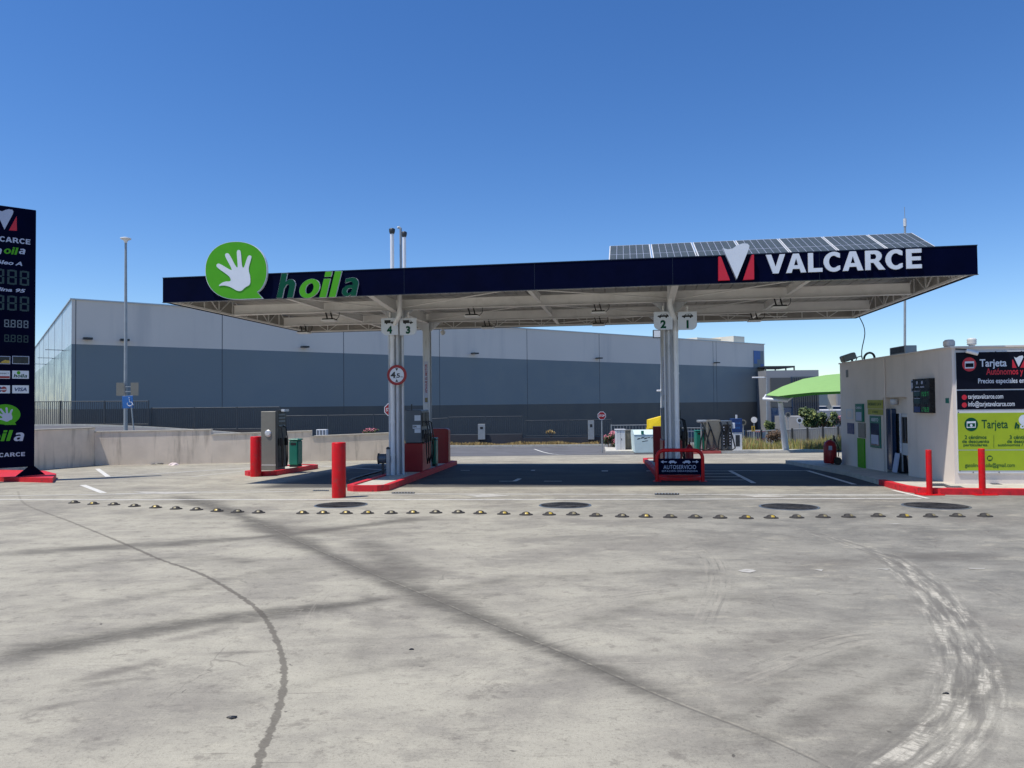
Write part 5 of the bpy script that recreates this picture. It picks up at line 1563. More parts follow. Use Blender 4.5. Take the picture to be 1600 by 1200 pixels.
# vacuum / car care machine
base = gv(10.15, 34.4)
slab('vacuum_kerb', M['pinkpanel'], [gv(8.35,33.9), gv(9.75,33.9), gv(9.75,36.2), gv(8.35,36.2)], .14)
slab('vacuum_kerb.001', M['kerbstone'], [gv(9.76,33.95), gv(11.6,33.95), gv(11.6,36.2), gv(9.76,36.2)], .14)
p, q = at(1122, 700, 34.3), at(1144, 656, 34.3)
t = thing('vacuum_machine', 'steel car vacuum machine with black hoses on a pink kerb at right', 'vacuum machine', (p.x-.75, 34.3, gv(10.2,34.3).z+.12))
h = q.z-t.location.z
MB().cbox((.25,0,0),(.35+.55,.8,h),.02).build('cabinet', M['greypanel'], t)
MB().cbox((.92,.05,0),(1.45,.75,h-.04),.02).build('cabinet', M['pumpgrey'], t)
MB().cbox((-.1,.1,h-.12),(.5,.6,h),.02).build('roof_arm', M['galv'], t)
MB().box((1.0,.04,h*.15),(1.38,.049,h*.85)).build('front_panel', M['black'], t)
m_ = MB()
for i in range(7): m_.box((1.02,.03,h*(.2+.09*i)),(1.07,.039,h*(.24+.09*i))); m_.box((1.31,.03,h*(.2+.09*i)),(1.36,.039,h*(.24+.09*i)))
m_.build('buttons', M['signwhite_dull'], t)
for k_, x in enumerate((.0,.3,.85,1.2)):
    m_ = MB(); m_.tube([(x,.0,h-.1),(x+.08,-.1,h*.75),(x-.1,-.15,h*.35),(x-.15,-.2,.12),(x+.1,-.25,.05),(x+.3,-.2,.15),(x+.22,-.1,h*.45),(x+.12,-.05,h*.7)], .035, 8)
    m_.build('hose', M['hose'], t)
MB().cyl((.05,.3,0),(.05,.3,h-.12),.04).build('post', M['galv'], t)
MB().cbox((1.48,.1,h*.72),(1.6,.3,h*.9),.01).build('coin_box', M['signwhite'], t)
bin_(gv(9.02, 35.0, .14), 0, 'green litter bin left of the steel vacuum machine', .42, .42, 1.0)
# blue kiosk machine further right
p, q = at(1145, 693, 38.5), at(1159, 654, 38.5)
t = thing('payment_terminal', 'blue and white payment terminal right of the vacuum machine', 'terminal', (p.x, 38.5, float(gz(p.x, 38.5))+.1))
h = q.z-t.location.z; w_ = q.x-p.x
MB().cbox((0,0,0),(w_,.4,h*.58),.01).build('cabinet', M['palewhite'], t)
MB().cbox((-.02,-.02,h*.585),(w_+.02,.42,h),.01).build('blue_head', M['bluebox'], t)
MB().box((w_*.3,-.006,h*.15),(w_*.75,-.001,h*.5)).build('screen', M['darkmetal'], t)
m_ = MB(); text_on(m_, 'AGUA', (w_/2,-.024,h*.86), (1,0,0), (0,0,1), w_*.7, .1, .02, cen=True); text_on(m_, 'AIRE', (w_/2,-.024,h*.72), (1,0,0), (0,0,1), w_*.6, .1, .02, cen=True)
bpy.data.meshes
m_.build('lettering', M['brightblue'], t)
MB().box((w_*.45,.1,h+.001),(w_*.6,.2,h+.2)).build('lamp', M['palewhite'], t)

# small round signs behind
for (px, py, D, r_, m, lab) in ((1161,660,47,.2,'greypanel','small round grey sign on a post, right of the blue terminal'),(1178,656,47.5,.2,'lampwhite','tiny pale lamp box on a post, left of the yellow frame'),(1249,657,58,.24,'palewhite','round white sign on a post before the dark blue building'),(1231,648,60,.22,'greypanel','small grey round sign just right of the sail post')):
    p = at(px, py, D); t = thing('round_sign', lab, 'sign', (p.x, D, float(gz(p.x, D)))); z = p.z-t.location.z
    MB().cyl((0,0,0),(0,0,z),.035).build('post', M['galv'], t)
    MB().prism([(r_*math.cos(2*math.pi*i/20), -.05, z+r_*math.sin(2*math.pi*i/20)) for i in range(20)], (0,.02,0)).build('disc', M[m], t)
    if m != 'lampwhite': MB().prism([(r_*.6*math.cos(2*math.pi*i/16), -.055, z+r_*.6*math.sin(2*math.pi*i/16)) for i in range(16)], (0,.004,0)).build('inner_disc', M['darkmetal'], t)
p, q = at(1174.5, 674, 46), at(1179.5, 665.5, 46)
t = thing('yellow_frame_sign', 'small yellow framed board behind the weeds', 'sign', (p.x, 46, float(gz(p.x,46)))); z = t.location.z; w_ = q.x-p.x
f_ = MB(); f_.box((0,0,p.z-z),(.06,.03,q.z-z)).box((w_-.06,0,p.z-z),(w_,.03,q.z-z)).box((.061,0,p.z-z),(w_-.061,.03,p.z-z+.06)).box((.061,0,q.z-z-.06),(w_-.061,.03,q.z-z)); f_.build('frame', M['yellow'], t)
MB().box((.061,.01,p.z-z+.061),(w_-.061,.02,q.z-z-.061)).build('board', M['darkmetal'], t)
MB().cyl((w_/2,.02,0),(w_/2,.02,p.z-z),.03).build('post', M['galv'], t)

# ------------------------------------------------------------------ SHADE SAIL
sail = thing('shade_sail', 'bright green tensile shade sail on a leaning white post at right', 'shade sail', (0,0,0))
D0 = 37.5
A_ = at(1197, 617, D0); B_ = at(1240, 622.5, D0-1.6); Cc = at(1330, 612.5, D0-3); Dd = at(1380, 575, D0+1)
ridge = [at(1197,616.5,D0), at(1222,604,D0+.6), at(1255,592,D0+1.1), at(1290,586,D0+1.6), at(1322,583,D0+2), at(1370,584,D0+2.5)]
edge = [at(1197,617.5,D0), at(1216,619,D0-1.2), at(1236,616.5,D0-2.2), at(1270,613,D0-3), at(1310,611.5,D0-3.6), at(1370,612,D0-4)]
under = [at(1197,618,D0), at(1214,620,D0-.8), at(1233,622,D0-1.6), at(1270,617.5,D0-2.6), at(1310,615.5,D0-3.3), at(1370,616,D0-3.7)]
def loft(a, b, n=6, sag=0.0):
    mb = MB(); vs = []
    for i in range(len(a)):
        for k_ in range(n+1):
            f = k_/n; v = a[i].lerp(b[i], f); v.z += sag*math.sin(math.pi*f)*(i/len(a)); vs.append(v)
    mb.add(vs, [(i*(n+1)+k_, (i+1)*(n+1)+k_, (i+1)*(n+1)+k_+1, i*(n+1)+k_+1) for i in range(len(a)-1) for k_ in range(n)], True)
    return mb
loft(ridge, edge, 6, .12).build('fabric', M['sail'], sail)
loft([v+Vector((0,0,-.005)) for v in edge], under, 2).build('valance', M['sailedge'], sail)
back = [v+Vector((1.6,3.5,-.5)) for v in ridge]; back[0] = ridge[0]+Vector((.35,.3,.02))
loft(ridge, back, 5).build('back_fabric', M['sail'], sail)
foot = gv(at(1228,700,38.2).x, 38.2, .1); head = at(1219, 628, D0-.3)
MB().cyl(foot, head, .17, .12, n=16).build('mast', M['palewhite'], sail)
MB().cyl(at(1192,623.5,D0-.2), at(1231,626,D0-.9), .09, .09, n=12).build('arm', M['palewhite'], sail)
MB().cyl(at(1231,626,D0-.9), at(1246,614.5,D0-1.9), .04, .04, n=8).cyl(at(1194,622,D0-.1), at(1197,617,D0), .05, n=8).build('strut', M['palewhite'], sail)
MB().cbox(foot+Vector((-.3,-.3,-.1)), foot+Vector((.3,.3,.02)), .01).build('base_plate', M['palewhite'], sail)

# ------------------------------------------------------------------ VEGETATION
def leaves(n, cs, size, seed):
    r_ = random.Random(seed); mb = MB()
    for _ in range(n):
        c, rad = r_.choice(cs)
        u = Vector((r_.gauss(0,1), r_.gauss(0,1), r_.gauss(0,1))).normalized()*(r_.random()**.45)
        p = Vector((c[0]+u.x*rad[0], c[1]+u.y*rad[1], c[2]+u.z*rad[2]))
        a = Vector((r_.gauss(0,1), r_.gauss(0,1), r_.gauss(0,1))).normalized(); b = a.orthogonal().normalized()
        s = size*r_.uniform(.6,1.4)
        mb.add([p-a*s, p+b*s*.45, p+a*s, p-b*s*.45], [(0,1,2,3)])
    return mb
def tree(px, D, h, rx, lab, seed, name='small_tree'):
    x = (px-800)/F*D; z = float(gz(x, D)); r_ = random.Random(seed)
    t = thing(name, lab, 'tree', (x, D, z))
    m_ = MB(); m_.cyl((0,0,-.1),(.05,0,h*.45),.12,.08,n=10)
    for k_ in range(6):
        a_ = k_*1.05; m_.cyl((.04,0,h*(.3+.03*k_)),(rx*.6*math.cos(a_),rx*.6*math.sin(a_),h*(.62+.04*k_)),.05,.02,n=6)
    m_.build('trunk', M['bark'], t)
    cs = [((r_.uniform(-rx,rx)*.7, r_.uniform(-rx,rx)*.7, h*r_.uniform(.55,.88)), (rx*r_.uniform(.25,.45), rx*.4, h*r_.uniform(.08,.16))) for _ in range(14)]
    leaves(2200, cs, .11, seed).build('crown', M['leafd'], t)
    leaves(900, cs, .1, seed+1).build('crown', M['leafl'], t)
tree(1268, 50, 2.5, .75, 'bushy dark green young tree before the blue building', 11)
tree(1284, 50.6, 2.3, .95, 'wider pale green young tree right of the bushy dark one', 12)
tree(1201, 50, 1.7, .3, 'slim dark young tree beside the sail mast', 14)
def bush(px, py, D, r_, h, lab, seed, m='leafd', m2=None, n=900, name='shrub'):
    x = (px-800)/F*D; z = float(gz(x, D)) if py is None else at(px, py, D).z
    t = thing(name, lab, 'shrub', (x, D, z)); rr = random.Random(seed)
    cs = [((rr.uniform(-r_,r_)*.6, rr.uniform(-r_,r_)*.5, h*rr.uniform(.3,.8)), (r_*.4, r_*.4, h*.2)) for _ in range(9)]
    leaves(n, cs, .07, seed).build('foliage', M[m], t)
    if m2: leaves(n//2, [((c[0][0],c[0][1],c[0][2]+h*.1),c[1]) for c in cs], .06, seed+3).build('blossom', M[m2], t)
    s = MB()
    for k_ in range(5): s.cyl((0,0,-.2),(r_*.5*math.cos(k_*1.3),r_*.5*math.sin(k_*1.3),h*.6),.02,.01,n=5)
    s.build('stems', M['bark'], t)
bush(577, 680, 45, .55, .42, 'low pink flowering shrub peeping over the beige wall', 21, 'leafd', 'pink', 500)
bush(952, None, 46, .5, 1.1, 'dark shrub with pink blossom left of the utility cabinets', 22, 'leafd', 'pink', 900)
bush(1210, None, 45.5, .7, 1.3, 'dark leafless looking shrub behind the weeds near the sail mast', 23, 'bark', None, 900)
bush(1313, None, 50, .6, 1.9, 'pink flowering shrub beside the kiosk corner', 24, 'leafd', 'pink', 600)
bush(860, 680, 51.6, .4, .4, 'dry tuft poking through the far railing fence', 25, 'drygrass' if 'drygrass' in M else 'leafl', None, 250)
p, q = at(494,678,40), at(510,671,40)
t = thing('transformer_box', 'small white slatted box top seen over the beige wall', 'cabinet', (p.x, 40, float(gz(p.x,40))))
z = q.z-t.location.z
MB().cbox((0,0,0),(q.x-p.x,.4,z),.01).build('box', M['palewhite'], t)
m_ = MB()
for k_ in range(3): m_.box(((q.x-p.x)*(.12+.3*k_),-.01,z-.3),((q.x-p.x)*(.22+.3*k_),-.001,z-.04))
m_.build('slats', M['darkmetal'], t)

# weeds: strips of tall grass (stuff)
def weeds(name, n, x0, x1, y0, y1, hmin, hmax, mlist, seed, dens=None):
    r_ = random.Random(seed)
    for mi, m in enumerate(mlist):
        mb = MB()
        for _ in range(n//len(mlist)):
            x, y = r_.uniform(x0, x1), r_.uniform(y0, y1)
            if dens and r_.random() > dens(x, y): continue
            z = float(gz(x, y))+.1; h = r_.uniform(hmin, hmax)*(.6+.4*math.sin(x*1.7)*math.sin(x*.6+2)+.2)
            a_ = r_.uniform(0, 6.28); dx, dy = math.cos(a_)*.018, math.sin(a_)*.018
            lx, ly = r_.uniform(-.3,.3)*h, r_.uniform(-.3,.3)*h
            mb.add([(x-dx,y-dy,z),(x+dx,y+dy,z),(x+lx*.5+dx*.8,y+ly*.5+dy*.8,z+h*.6),(x+lx,y+ly,z+h),(x+lx*.5-dx*.8,y+ly*.5-dy*.8,z+h*.6)], [(0,1,2,3,4)])
        o = mb.build(name, M[m]); tag(o, None, None, None, 'stuff')
weeds('tall_weeds', 5200, 12.3, 21.5, 41.6, 45.0, .15, .8, ['weed','leafl','drygrass'], 31)
weeds('dry_grass', 5000, -9, 6, 50.2, 50.55, .05, .3, ['drygrass'], 32)
weeds('dry_weeds', 260, 8.7, 10.5, 37.5, 39, .2, .8, ['drygrass','weed'], 33)
sheet('soil', M['drygrass'], 11.8, 22, 41.5, 47, .05, 10, 6)
# right hand wall and fence behind the weeds
t = thing('picket_fence', 'pale panel wall with dark railing posts behind the weeds at right', 'fence')
D = 48.0
a, b = at(1163,674,D), at(1330,666.5,D)
c0 = a.lerp(b, .26)
MB().add([(c0.x,D,-2),(b.x,D,-2),(b.x,D,b.z),(c0.x,D,c0.z),(c0.x,D+.15,-2),(b.x,D+.15,-2),(b.x,D+.15,b.z),(c0.x,D+.15,c0.z)], [(0,1,2,3),(4,5,6,7),(3,2,6,7),(0,3,7,4),(1,2,6,5)]).build('panel', M['bg_grey'], t)
m_ = MB()
for i in range(60):
    c = a.lerp(b, i/59); m_.box((c.x-.02,D-.3,-1.6),(c.x+.02,D-.26,c.z))
m_.build('bars', M['galv'], t)
m_ = MB(); m_.cyl((a.x,D-.28,a.z),(b.x,D-.28,b.z),.035,n=6); m_.build('rail', M['galv'], t)
for i in range(8):
    c = a.lerp(b, i/7); MB().box((c.x-.05,D-.38,-1.6),(c.x+.05,D-.3,c.z+.08)).build('post', M['darkmetal'], t)

# cars
def car(px, D, lab, paint, rz, zoff=None, L_=4.2):
    x = (px-800)/F*D
    t = thing('parked_car', lab, 'car', (x, D, float(gz(x, D)) if zoff is None else zoff), rz)
    W_ = 1.72; k_ = L_/4.2
    body = [(-2.1,.28),(-2.08,.72),(-1.3,.86),(-.9,.9),(.9,.92),(1.75,.92),(2.05,.8),(2.1,.3)]
    gh = [(-1.25,.88),(-.55,1.4),(.75,1.43),(1.6,.93)]
    m_ = MB(); m_.prism([(x_*k_,-W_/2,z_) for x_, z_ in body], (0,W_,0)); m_.build('body', M[paint], t)
    m_ = MB(); n = 4
    b0 = [Vector((x_*k_,-W_/2+.06,z_)) for x_, z_ in gh]; 
    for v in b0[1:3]: v.y += .16
    b1 = [Vector((v.x,-v.y,v.z)) for v in b0]
    m_.add(b0+b1, [(0,1,2,3),(7,6,5,4),(0,4,5,1),(2,6,7,3)]); m_.build('windows', M['glass'], t)
    m_ = MB(); r0, r1, r2, r3 = b0[1], b0[2], b1[2], b1[1]
    m_.add([r0+Vector((0,0,.001)),r1+Vector((0,0,.001)),r2+Vector((0,0,.001)),r3+Vector((0,0,.001)),r0+Vector((.05,.03,.05)),r1+Vector((-.05,.03,.05)),r2+Vector((-.05,-.03,.05)),r3+Vector((.05,-.03,.05))], [(0,1,5,4),(1,2,6,5),(2,3,7,6),(3,0,4,7),(4,5,6,7)]); m_.build('roof', M[paint], t)
    for sx in (-1.3, 1.3):
        for sy in (-1, 1):
            w_ = MB().cyl((sx*k_,sy*(W_/2-.2),.31),(sx*k_,sy*(W_/2+.01),.31),.31,n=18).build('wheel', M['rubber'], t)
            MB().cyl((sx*k_,sy*(W_/2+.011),.31),(sx*k_,sy*(W_/2+.02),.31),.19,n=14).build('rim', M['chrome'], w_)
    for sy in (-1,1): MB().box((-2.115*k_,sy*.6-.16,.62),(-2.09*k_,sy*.6+.16,.74)).build('headlight', M['lampwhite'], t)
car(1183, 62, 'small reddish car with teal windows parked behind the weeds', 'carred', R(48), -2.45)
car(1152, 64, 'dark car mostly hidden by weeds behind the blue terminal', 'cardark', R(40), -2.5)
car(1082, 60, 'dark blue car parked behind the green litter bin', 'cardark', R(55), -2.3)

# ------------------------------------------------------------------ FAR RIGHT BUILDINGS
fb = thing('office_block', 'dark blue glazed office block with pale frame right of the warehouse', 'building', (0,0,0))
D = 112.0
def bp(px, py, D): return at(px, py, D)
def bfront(xa, ya, xb, yb, D, m, name, par, th=1.0):
    a, b = at(xa, yb, D), at(xb, ya, D)
    return MB().box((a.x, D, a.z), (b.x, D+th, b.z)).build(name, M[m], par)
bfront(1199, 578, 1279, 680, D, 'bg_grey', 'frame_wall', fb, 14)
bfront(1205, 590, 1237, 636, D-.3, 'clad_lo', 'upper_window', fb, .25)
bfront(1206, 637, 1238, 672, D-.3, 'glassblue', 'lower_window', fb, .25)
bfront(1238.5, 588, 1279, 672, D-.5, 'glassblue', 'glass_facade', fb, .45)
m_ = MB()
for i in range(12):
    a = at(1240+i*3.4, 672, D-.65); b = at(1240.5+i*3.4, 590, D-.65); m_.box((a.x,D-.65,a.z),(b.x,D-.51,b.z))
m_.build('mullions', M['cardark'], fb)
a, b = at(1199, 578, D), at(1246, 571, D)
m_ = MB(); zt = b.z
m_.box((a.x,D+1,zt-.25),(b.x,D+8,zt))
for f in (.02,.35,.7,.98): x = a.x+(b.x-a.x)*f; m_.box((x-.08,D+1,a.z-.2),(x+.08,D+1.2,zt-.26))
m_.build('roof_pergola', M['darkmetal'], fb)
fb2 = thing('distant_warehouse', 'pale low warehouse in the distance beside the kiosk', 'building', (0,0,0))
bfront(1279.5, 610, 1345, 640, 150, 'bg_white', 'wall', fb2, 20)
bfront(1279.5, 612, 1293, 634, 149, 'clad_mid', 'shutter', fb2, .8)
bfront(1309, 600, 1345, 634, 148, 'bg_grey', 'end_wall', fb2, .8)
fb3 = thing('parking_deck', 'grey parking deck with a dark opening in the distance', 'building', (0,0,0))
bfront(1279.5, 641, 1350, 672, 96, 'bg_grey', 'wall', fb3, .5)
bfront(1275, 652, 1345, 676, 96.6, 'bg_grey', 'deck_floor', fb3, 50)
bfront(1306, 652, 1325, 661, 95.8, 'glass', 'opening', fb3, .15)
zdeck = at(1300, 641, 96).z
for px, lab in ((1284,'small white car on the distant parking deck, left one'),(1306,'larger white car on the distant parking deck, beside the kiosk')):
    car(px, 135, lab, 'carwhite', R(75), at(px, 634.5, 135).z-1.45, 4.0)
# lamp post before the office block
t, tp = pole_thing('street_lamp', 'thin distant street lamp with short arm at the warehouse right corner', 'street lamp', 1198, 590, 670, 60, .09, .06)
MB().cbox((-1.2,-.1,-.03),(-.2,.1,.07),.02).build('lamp_head', M['lampwhite'], t, tp); MB().cyl((-.25,0,0),(0,0,-.05),.04).build('arm', M['galv'], t, tp)

# ------------------------------------------------------------------ KIOSK
K0 = Vector((9.52, 15.63, 0)); ke1 = Vector((.9957, -.0925, 0)); ke2 = Vector((.0925, .9957, 0))
kz = float(gz(K0.x, K0.y))
kiosk = thing('kiosk_building', 'flat roofed beige station shop with banners on its sunny front', 'building', (K0.x, K0.y, 0), math.atan2(ke1.y, ke1.x))
def KL(px, py):     # on the left wall (local x = 0): returns (y, z)
    d = ray(px, py); c = Vector((0,0,EYE)); t = (K0-c).dot(ke1)/d.dot(ke1); p = c+d*t; return (p-K0).dot(ke2), p.z
def KF(px, py):     # on the front wall (local y = 0): returns (x, z)
    d = ray(px, py); c = Vector((0,0,EYE)); t = (K0-c).dot(ke2)/d.dot(ke2); p = c+d*t; return (p-K0).dot(ke1), p.z
KH = 2.70; KD = 6.75; KW = 7.0; th = .22; zb = -.75
y1, _ = KL(1418.5, 700); y2, _ = KL(1381, 700); _, zl = KL(1418, 620.5)
# walls
MB().box((0,0,zb),(KW,th,KH)).build('front_wall', M['cafe'], kiosk)
m_ = MB(); m_.box((0,th,zb),(th,y1,KH)); m_.box((0,y1,zl),(th,y2,KH)); m_.box((0,y2,zb),(th,KD,KH)); m_.build('side_wall', M['cafe'], kiosk)
m_ = MB(); m_.box((th+.001,y1-.15,zb),(1.3,y1-.001,KH-.3)).box((th+.001,y2+.001,zb),(1.3,y2+.15,KH-.3)).box((.2,y1+.001,zl-.42),(.215,y2-.001,zl+.09)).build('recess_wall', M['cafe'], kiosk)
m_ = MB(); m_.box((th+.001,y1,zl+.1),(1.299,y2,zl+.2)); m_.build('recess_ceiling', M['cafe'], kiosk)
MB().box((th,KD-th,zb),(KW,KD,KH)).box((KW-th,th,zb),(KW,KD-th,KH)).build('back_wall', M['cafe'], kiosk)
MB().box((th,th,KH-.25),(KW-th,KD-th,KH-.15)).build('roof', M['pavement'], kiosk)
m_ = MB(); m_.box((-.04,-.04,KH),(KW+.04,th+.02,KH+.035)).box((-.04,th+.021,KH),(th+.02,KD,KH+.035)).build('parapet_coping', M['cafe'], kiosk)
# entrance
yd0, yd1 = y1+.05, y2-.05; zf = -.26
z1d = zl-.42
MB().box((.2,y1+.001,zf),(.215,y2-.001,z1d-.001)).build('glass_wall', M['screen'], kiosk)
xd = .13; yA = y1+.08; yB_ = yA+.62
d_ = MB()
for ya in (yA, yB_-.06): d_.box((xd,ya,zf+.02),(xd+.05,ya+.06,z1d))
d_.box((xd,yA+.061,z1d-.08),(xd+.05,yB_-.061,z1d)).box((xd,yA+.061,zf+.45),(xd+.05,yB_-.061,zf+.75))
door = d_.build('door', M['palewhite'], kiosk)
MB().box((xd+.02,yA+.061,zf+.751),(xd+.03,yB_-.061,z1d-.081)).build('door_glass', M['glass'], door)
MB().box((xd+.02,yA+.061,zf+.03),(xd+.03,yB_-.061,zf+.449)).build('door_glass', M['glass'], door)
MB().box((xd-.05,yB_-.1,zf+.5),(xd-.02,yB_-.06,zf+1.5)).build('door_handle', M['signwhite'], door)
MB().cbox((.06,y2-.34,zf),(.199,y2-.02,zf+1.62),.02).build('vending_machine', M['glassblue'], kiosk)
MB().lathe([(.05,0),(.09,.03),(.09,.14),(0,.16)], (.1,y2-.45,zf+1.72), n=16).build('wall_bell', M['palewhite'], kiosk)
# features on the side wall, given by pixel box
def side(xa, ya, xb, yb, m, name, th_=.02, par=kiosk, base=0.0):
    p = [KL(xa, yb), KL(xb, yb)]; q = [KL(xa, ya), KL(xb, ya)]
    yA, yB = KL((xa), yb)[0], KL((xb), yb)[0]
    z0 = (p[0][1]+p[1][1])/2; z1 = (q[0][1]+q[1][1])/2
    return MB().box((-th_-base, min(yA,yB), z0), (-base-.001, max(yA,yB), z1)).build(name, M[m], par), min(yA,yB), max(yA,yB), z0, z1
def stext(body, y_start, z0, w_, h, x, m, bold=.02):
    mb = MB(); text_on(mb, body, (x, y_start, z0), (0,-1,0), (0,0,1), w_, h, bold); return mb
dsp, ya, yb, z0, z1 = side(1435.5, 591.5, 1462, 645, 'screen', 'price_display', .12)
W_ = yb-ya; H_ = z1-z0; xs0 = -.123
m_ = MB(); m_.box((xs0-.002,yb-W_*.42,z0+H_*.02),(xs0+.002,yb-W_*.06,z0+H_*.18)); m_.build('blue_row', M['bluebox'], dsp)
m_ = MB(); m_.box((xs0-.002,yb-W_*.42,z0+H_*.27),(xs0+.002,yb-W_*.06,z0+H_*.41)).box((xs0-.002,yb-W_*.42,z0+H_*.49),(xs0+.002,yb-W_*.06,z0+H_*.62)); m_.build('teal_row', M['tealdark'], dsp)
m_ = MB(); digits(m_, '1597', (xs0-.001,yb-W_*.46,z0+H_*.49), (0,-1,0), (0,0,1), H_*.12, W_*.09, W_*.125, 0, H_*.018); digits(m_, '1.769', (xs0-.001,yb-W_*.46,z0+H_*.04), (0,-1,0), (0,0,1), H_*.12, W_*.09, W_*.125, 0, H_*.018); m_.build('lit_digits', M['ledgreen'], dsp)
m_ = MB(); digits(m_, '8888', (xs0-.001,yb-W_*.46,z0+H_*.27), (0,-1,0), (0,0,1), H_*.12, W_*.09, W_*.125, 0, H_*.018); m_.build('unlit_digits', M['tealdark'], dsp)
m_ = MB()
for k_, y_ in enumerate((.25,.55)): m_.box((xs0-.002,yb-W_*(y_+.06),z0+H_*.84),(xs0+.002,yb-W_*(y_-.02),z0+H_*.93)); m_.box((xs0-.002,yb-W_*(y_+.14),z0+H_*.74),(xs0+.002,yb-W_*(y_-.08),z0+H_*.77))
m_.box((xs0-.002,yb-W_*.42,z0+H_*.63),(xs0+.002,yb-W_*.06,z0+H_*.645)).box((xs0-.002,yb-W_*.42,z0+H_*.42),(xs0+.002,yb-W_*.06,z0+H_*.435)).build('row_marks', M['signwhite_dull'], dsp)
o, ya, yb, z0, z1 = side(1424.5, 594, 1431, 612.5, 'signwhite_dull', 'pictogram_sign', .012)
MB().box((-.0165,ya+.03,z0+.02),(-.0125,yb-.03,z0+(z1-z0)*.3)).box((-.0165,ya+.03,z0+(z1-z0)*.8),(-.0125,yb-.03,z1-.02)).build('sign_bar', M['darkmetal'], o)
side(1478, 622, 1483, 630, 'teal', 'small_plate', .01)
# notice boards and panels further back
o, ya, yb, z0, z1 = side(1356.5, 625, 1380, 638.5, 'yellowgreen', 'notice_panel', .02)
stext('HORARIO 24 H', yb-.08, z0+(z1-z0)*.35, (yb-ya)-.16, (z1-z0)*.35, -.0225, 'dgreen').build('lettering', M['dgreen'], o)
o, ya, yb, z0, z1 = side(1357, 639.2, 1380, 648, 'yellowgreen', 'notice_panel', .015)
stext('24 HORAS', yb-.3, z0+(z1-z0)*.3, (yb-ya)-.6, (z1-z0)*.4, -.0175, 'dgreen').build('lettering', M['dgreen'], o)
o, ya, yb, z0, z1 = side(1361.5, 649.8, 1377.5, 699.5, 'teal', 'window_frame', .03)
MB().box((-.036,ya+.06,z0+.06),(-.031,yb-.06,z1-.2)).build('window_pane', M['glassblue'], o)
MB().box((-.040,ya+.1,z0+.1),(-.0365,yb-.1,z0+.35)).build('paper_notice', M['signwhite_dull'], o)
stext('ABIERTO', yb-.1, z1-.15, (yb-ya)-.2, .09, -.032, 'signwhite').build('lettering', M['signwhite'], o)
o, ya, yb, z0, z1 = side(1340, 631, 1351, 659, 'teal', 'payment_sign', .06)
MB().box((-.066,ya+.06,z0+.03),(-.061,yb-.06,z0+.28)).build('payment_keypad', M['signwhite_dull'], o)
stext('CAJERO', yb-.05, z1-.16, (yb-ya)-.1, .08, -.0625, 'signwhite').build('lettering', M['signwhite'], o)
side(1342.5, 661, 1353, 684, 'greypanel', 'machine_top', .03); side(1342.5, 685, 1353, 730.5, 'green', 'green_door', .04)
o, ya, yb, z0, z1 = side(1325, 661, 1335, 678, 'bluebox', 'blue_notice', .02)
o, ya, yb, z0, z1 = side(1323.5, 639, 1333.5, 654.5, 'palewhite', 'framed_notice', .02)
MB().box((-.026,ya+.1,z0+.05),(-.021,yb-.1,z1-.05)).build('notice_sheet', M['cafe'], o)
side(1322.3, 578, 1325.5, 589.5, 'greypanel', 'pictogram_sign', .012)
# downpipe line / step in the parapet
ys, _ = KL(1384, 600)
MB().cyl((-.03,ys,zb),(-.03,ys,KH-.02),.02,n=8).build('cable_duct', M['cafe'], kiosk)
# vents, camera, boxes on the roof
def rooftop(px, py, w_, d_, h, m, name, lab, cat, front=False):
    if front: x, _ = KF(px, py); loc = Vector((x, .3, KH+.035))
    else: y, _ = KL(px, py); loc = Vector((.12, y, KH+.036))
    p = K0+ke1*loc.x+ke2*loc.y; return thing(name, lab, cat, (p.x, p.y, loc.z), math.atan2(ke1.y, ke1.x))
t = rooftop(1474, 541, 0,0,0,'', 'roof_speaker', 'small grey box lamp on the kiosk roof corner', 'lamp')
MB().cbox((-.09,-.12,.0),(.09,.12,.17),.04).build('housing', M['cafe'], t)
t = rooftop(1402, 552, 0,0,0,'', 'air_conditioner', 'low grey air conditioner with black grille on the kiosk roof edge', 'air conditioner')
MB().cbox((-.1,-.4,.0),(.18,.5,.2),.01).build('casing', M['galv'], t); MB().box((-.106,-.33,.03),(-.101,.42,.18)).build('grille', M['black'], t)
t = rooftop(1325, 566, 0,0,0,'', 'roof_floodlight', 'tilted grey floodlight on the far corner of the kiosk roof', 'floodlight')
MB().cbox((-.25,-.1,.06),(.15,.2,.26),.03, Matrix.Rotation(R(-18),4,'Y')).build('housing', M['greypanel'], t); MB().cyl((0,0,0),(0,0,.1),.03).build('foot', M['darkmetal'], t)
pc = K0+ke1*.3+ke2*(-.09)
t = thing('security_camera', 'white bullet camera on the front corner of the kiosk', 'camera', (pc.x, pc.y, KH-.05))
MB().cyl((-.05,0,-.02),(.16,-.06,-.09),.045,n=16).build('camera_body', M['lampwhite'], t); MB().cyl((.161,-.061,-.091),(.165,-.062,-.092),.035,n=14).build('camera_lens', M['black'], t); MB().cyl((-.25,.04,.02),(0,0,0),.015).build('arm', M['darkmetal'], t)
x, _ = KF(1574, 530)
p = K0+ke1*(x+.3)+ke2*2.0
t = thing('roof_vent', 'white ribbed vent cowl on the kiosk roof above the banner', 'vent', (p.x, p.y, KH-.16))
MB().cyl((0,0,0),(0,0,.42),.07,n=16).build('pipe', M['palewhite'], t)
m_ = MB(); m_.lathe([(.09,.36),(.11,.38),(.09,.40),(.11,.43),(.09,.45),(.11,.48),(.08,.52),(0,.53)], n=20); m_.build('cowl', M['palewhite'], t)
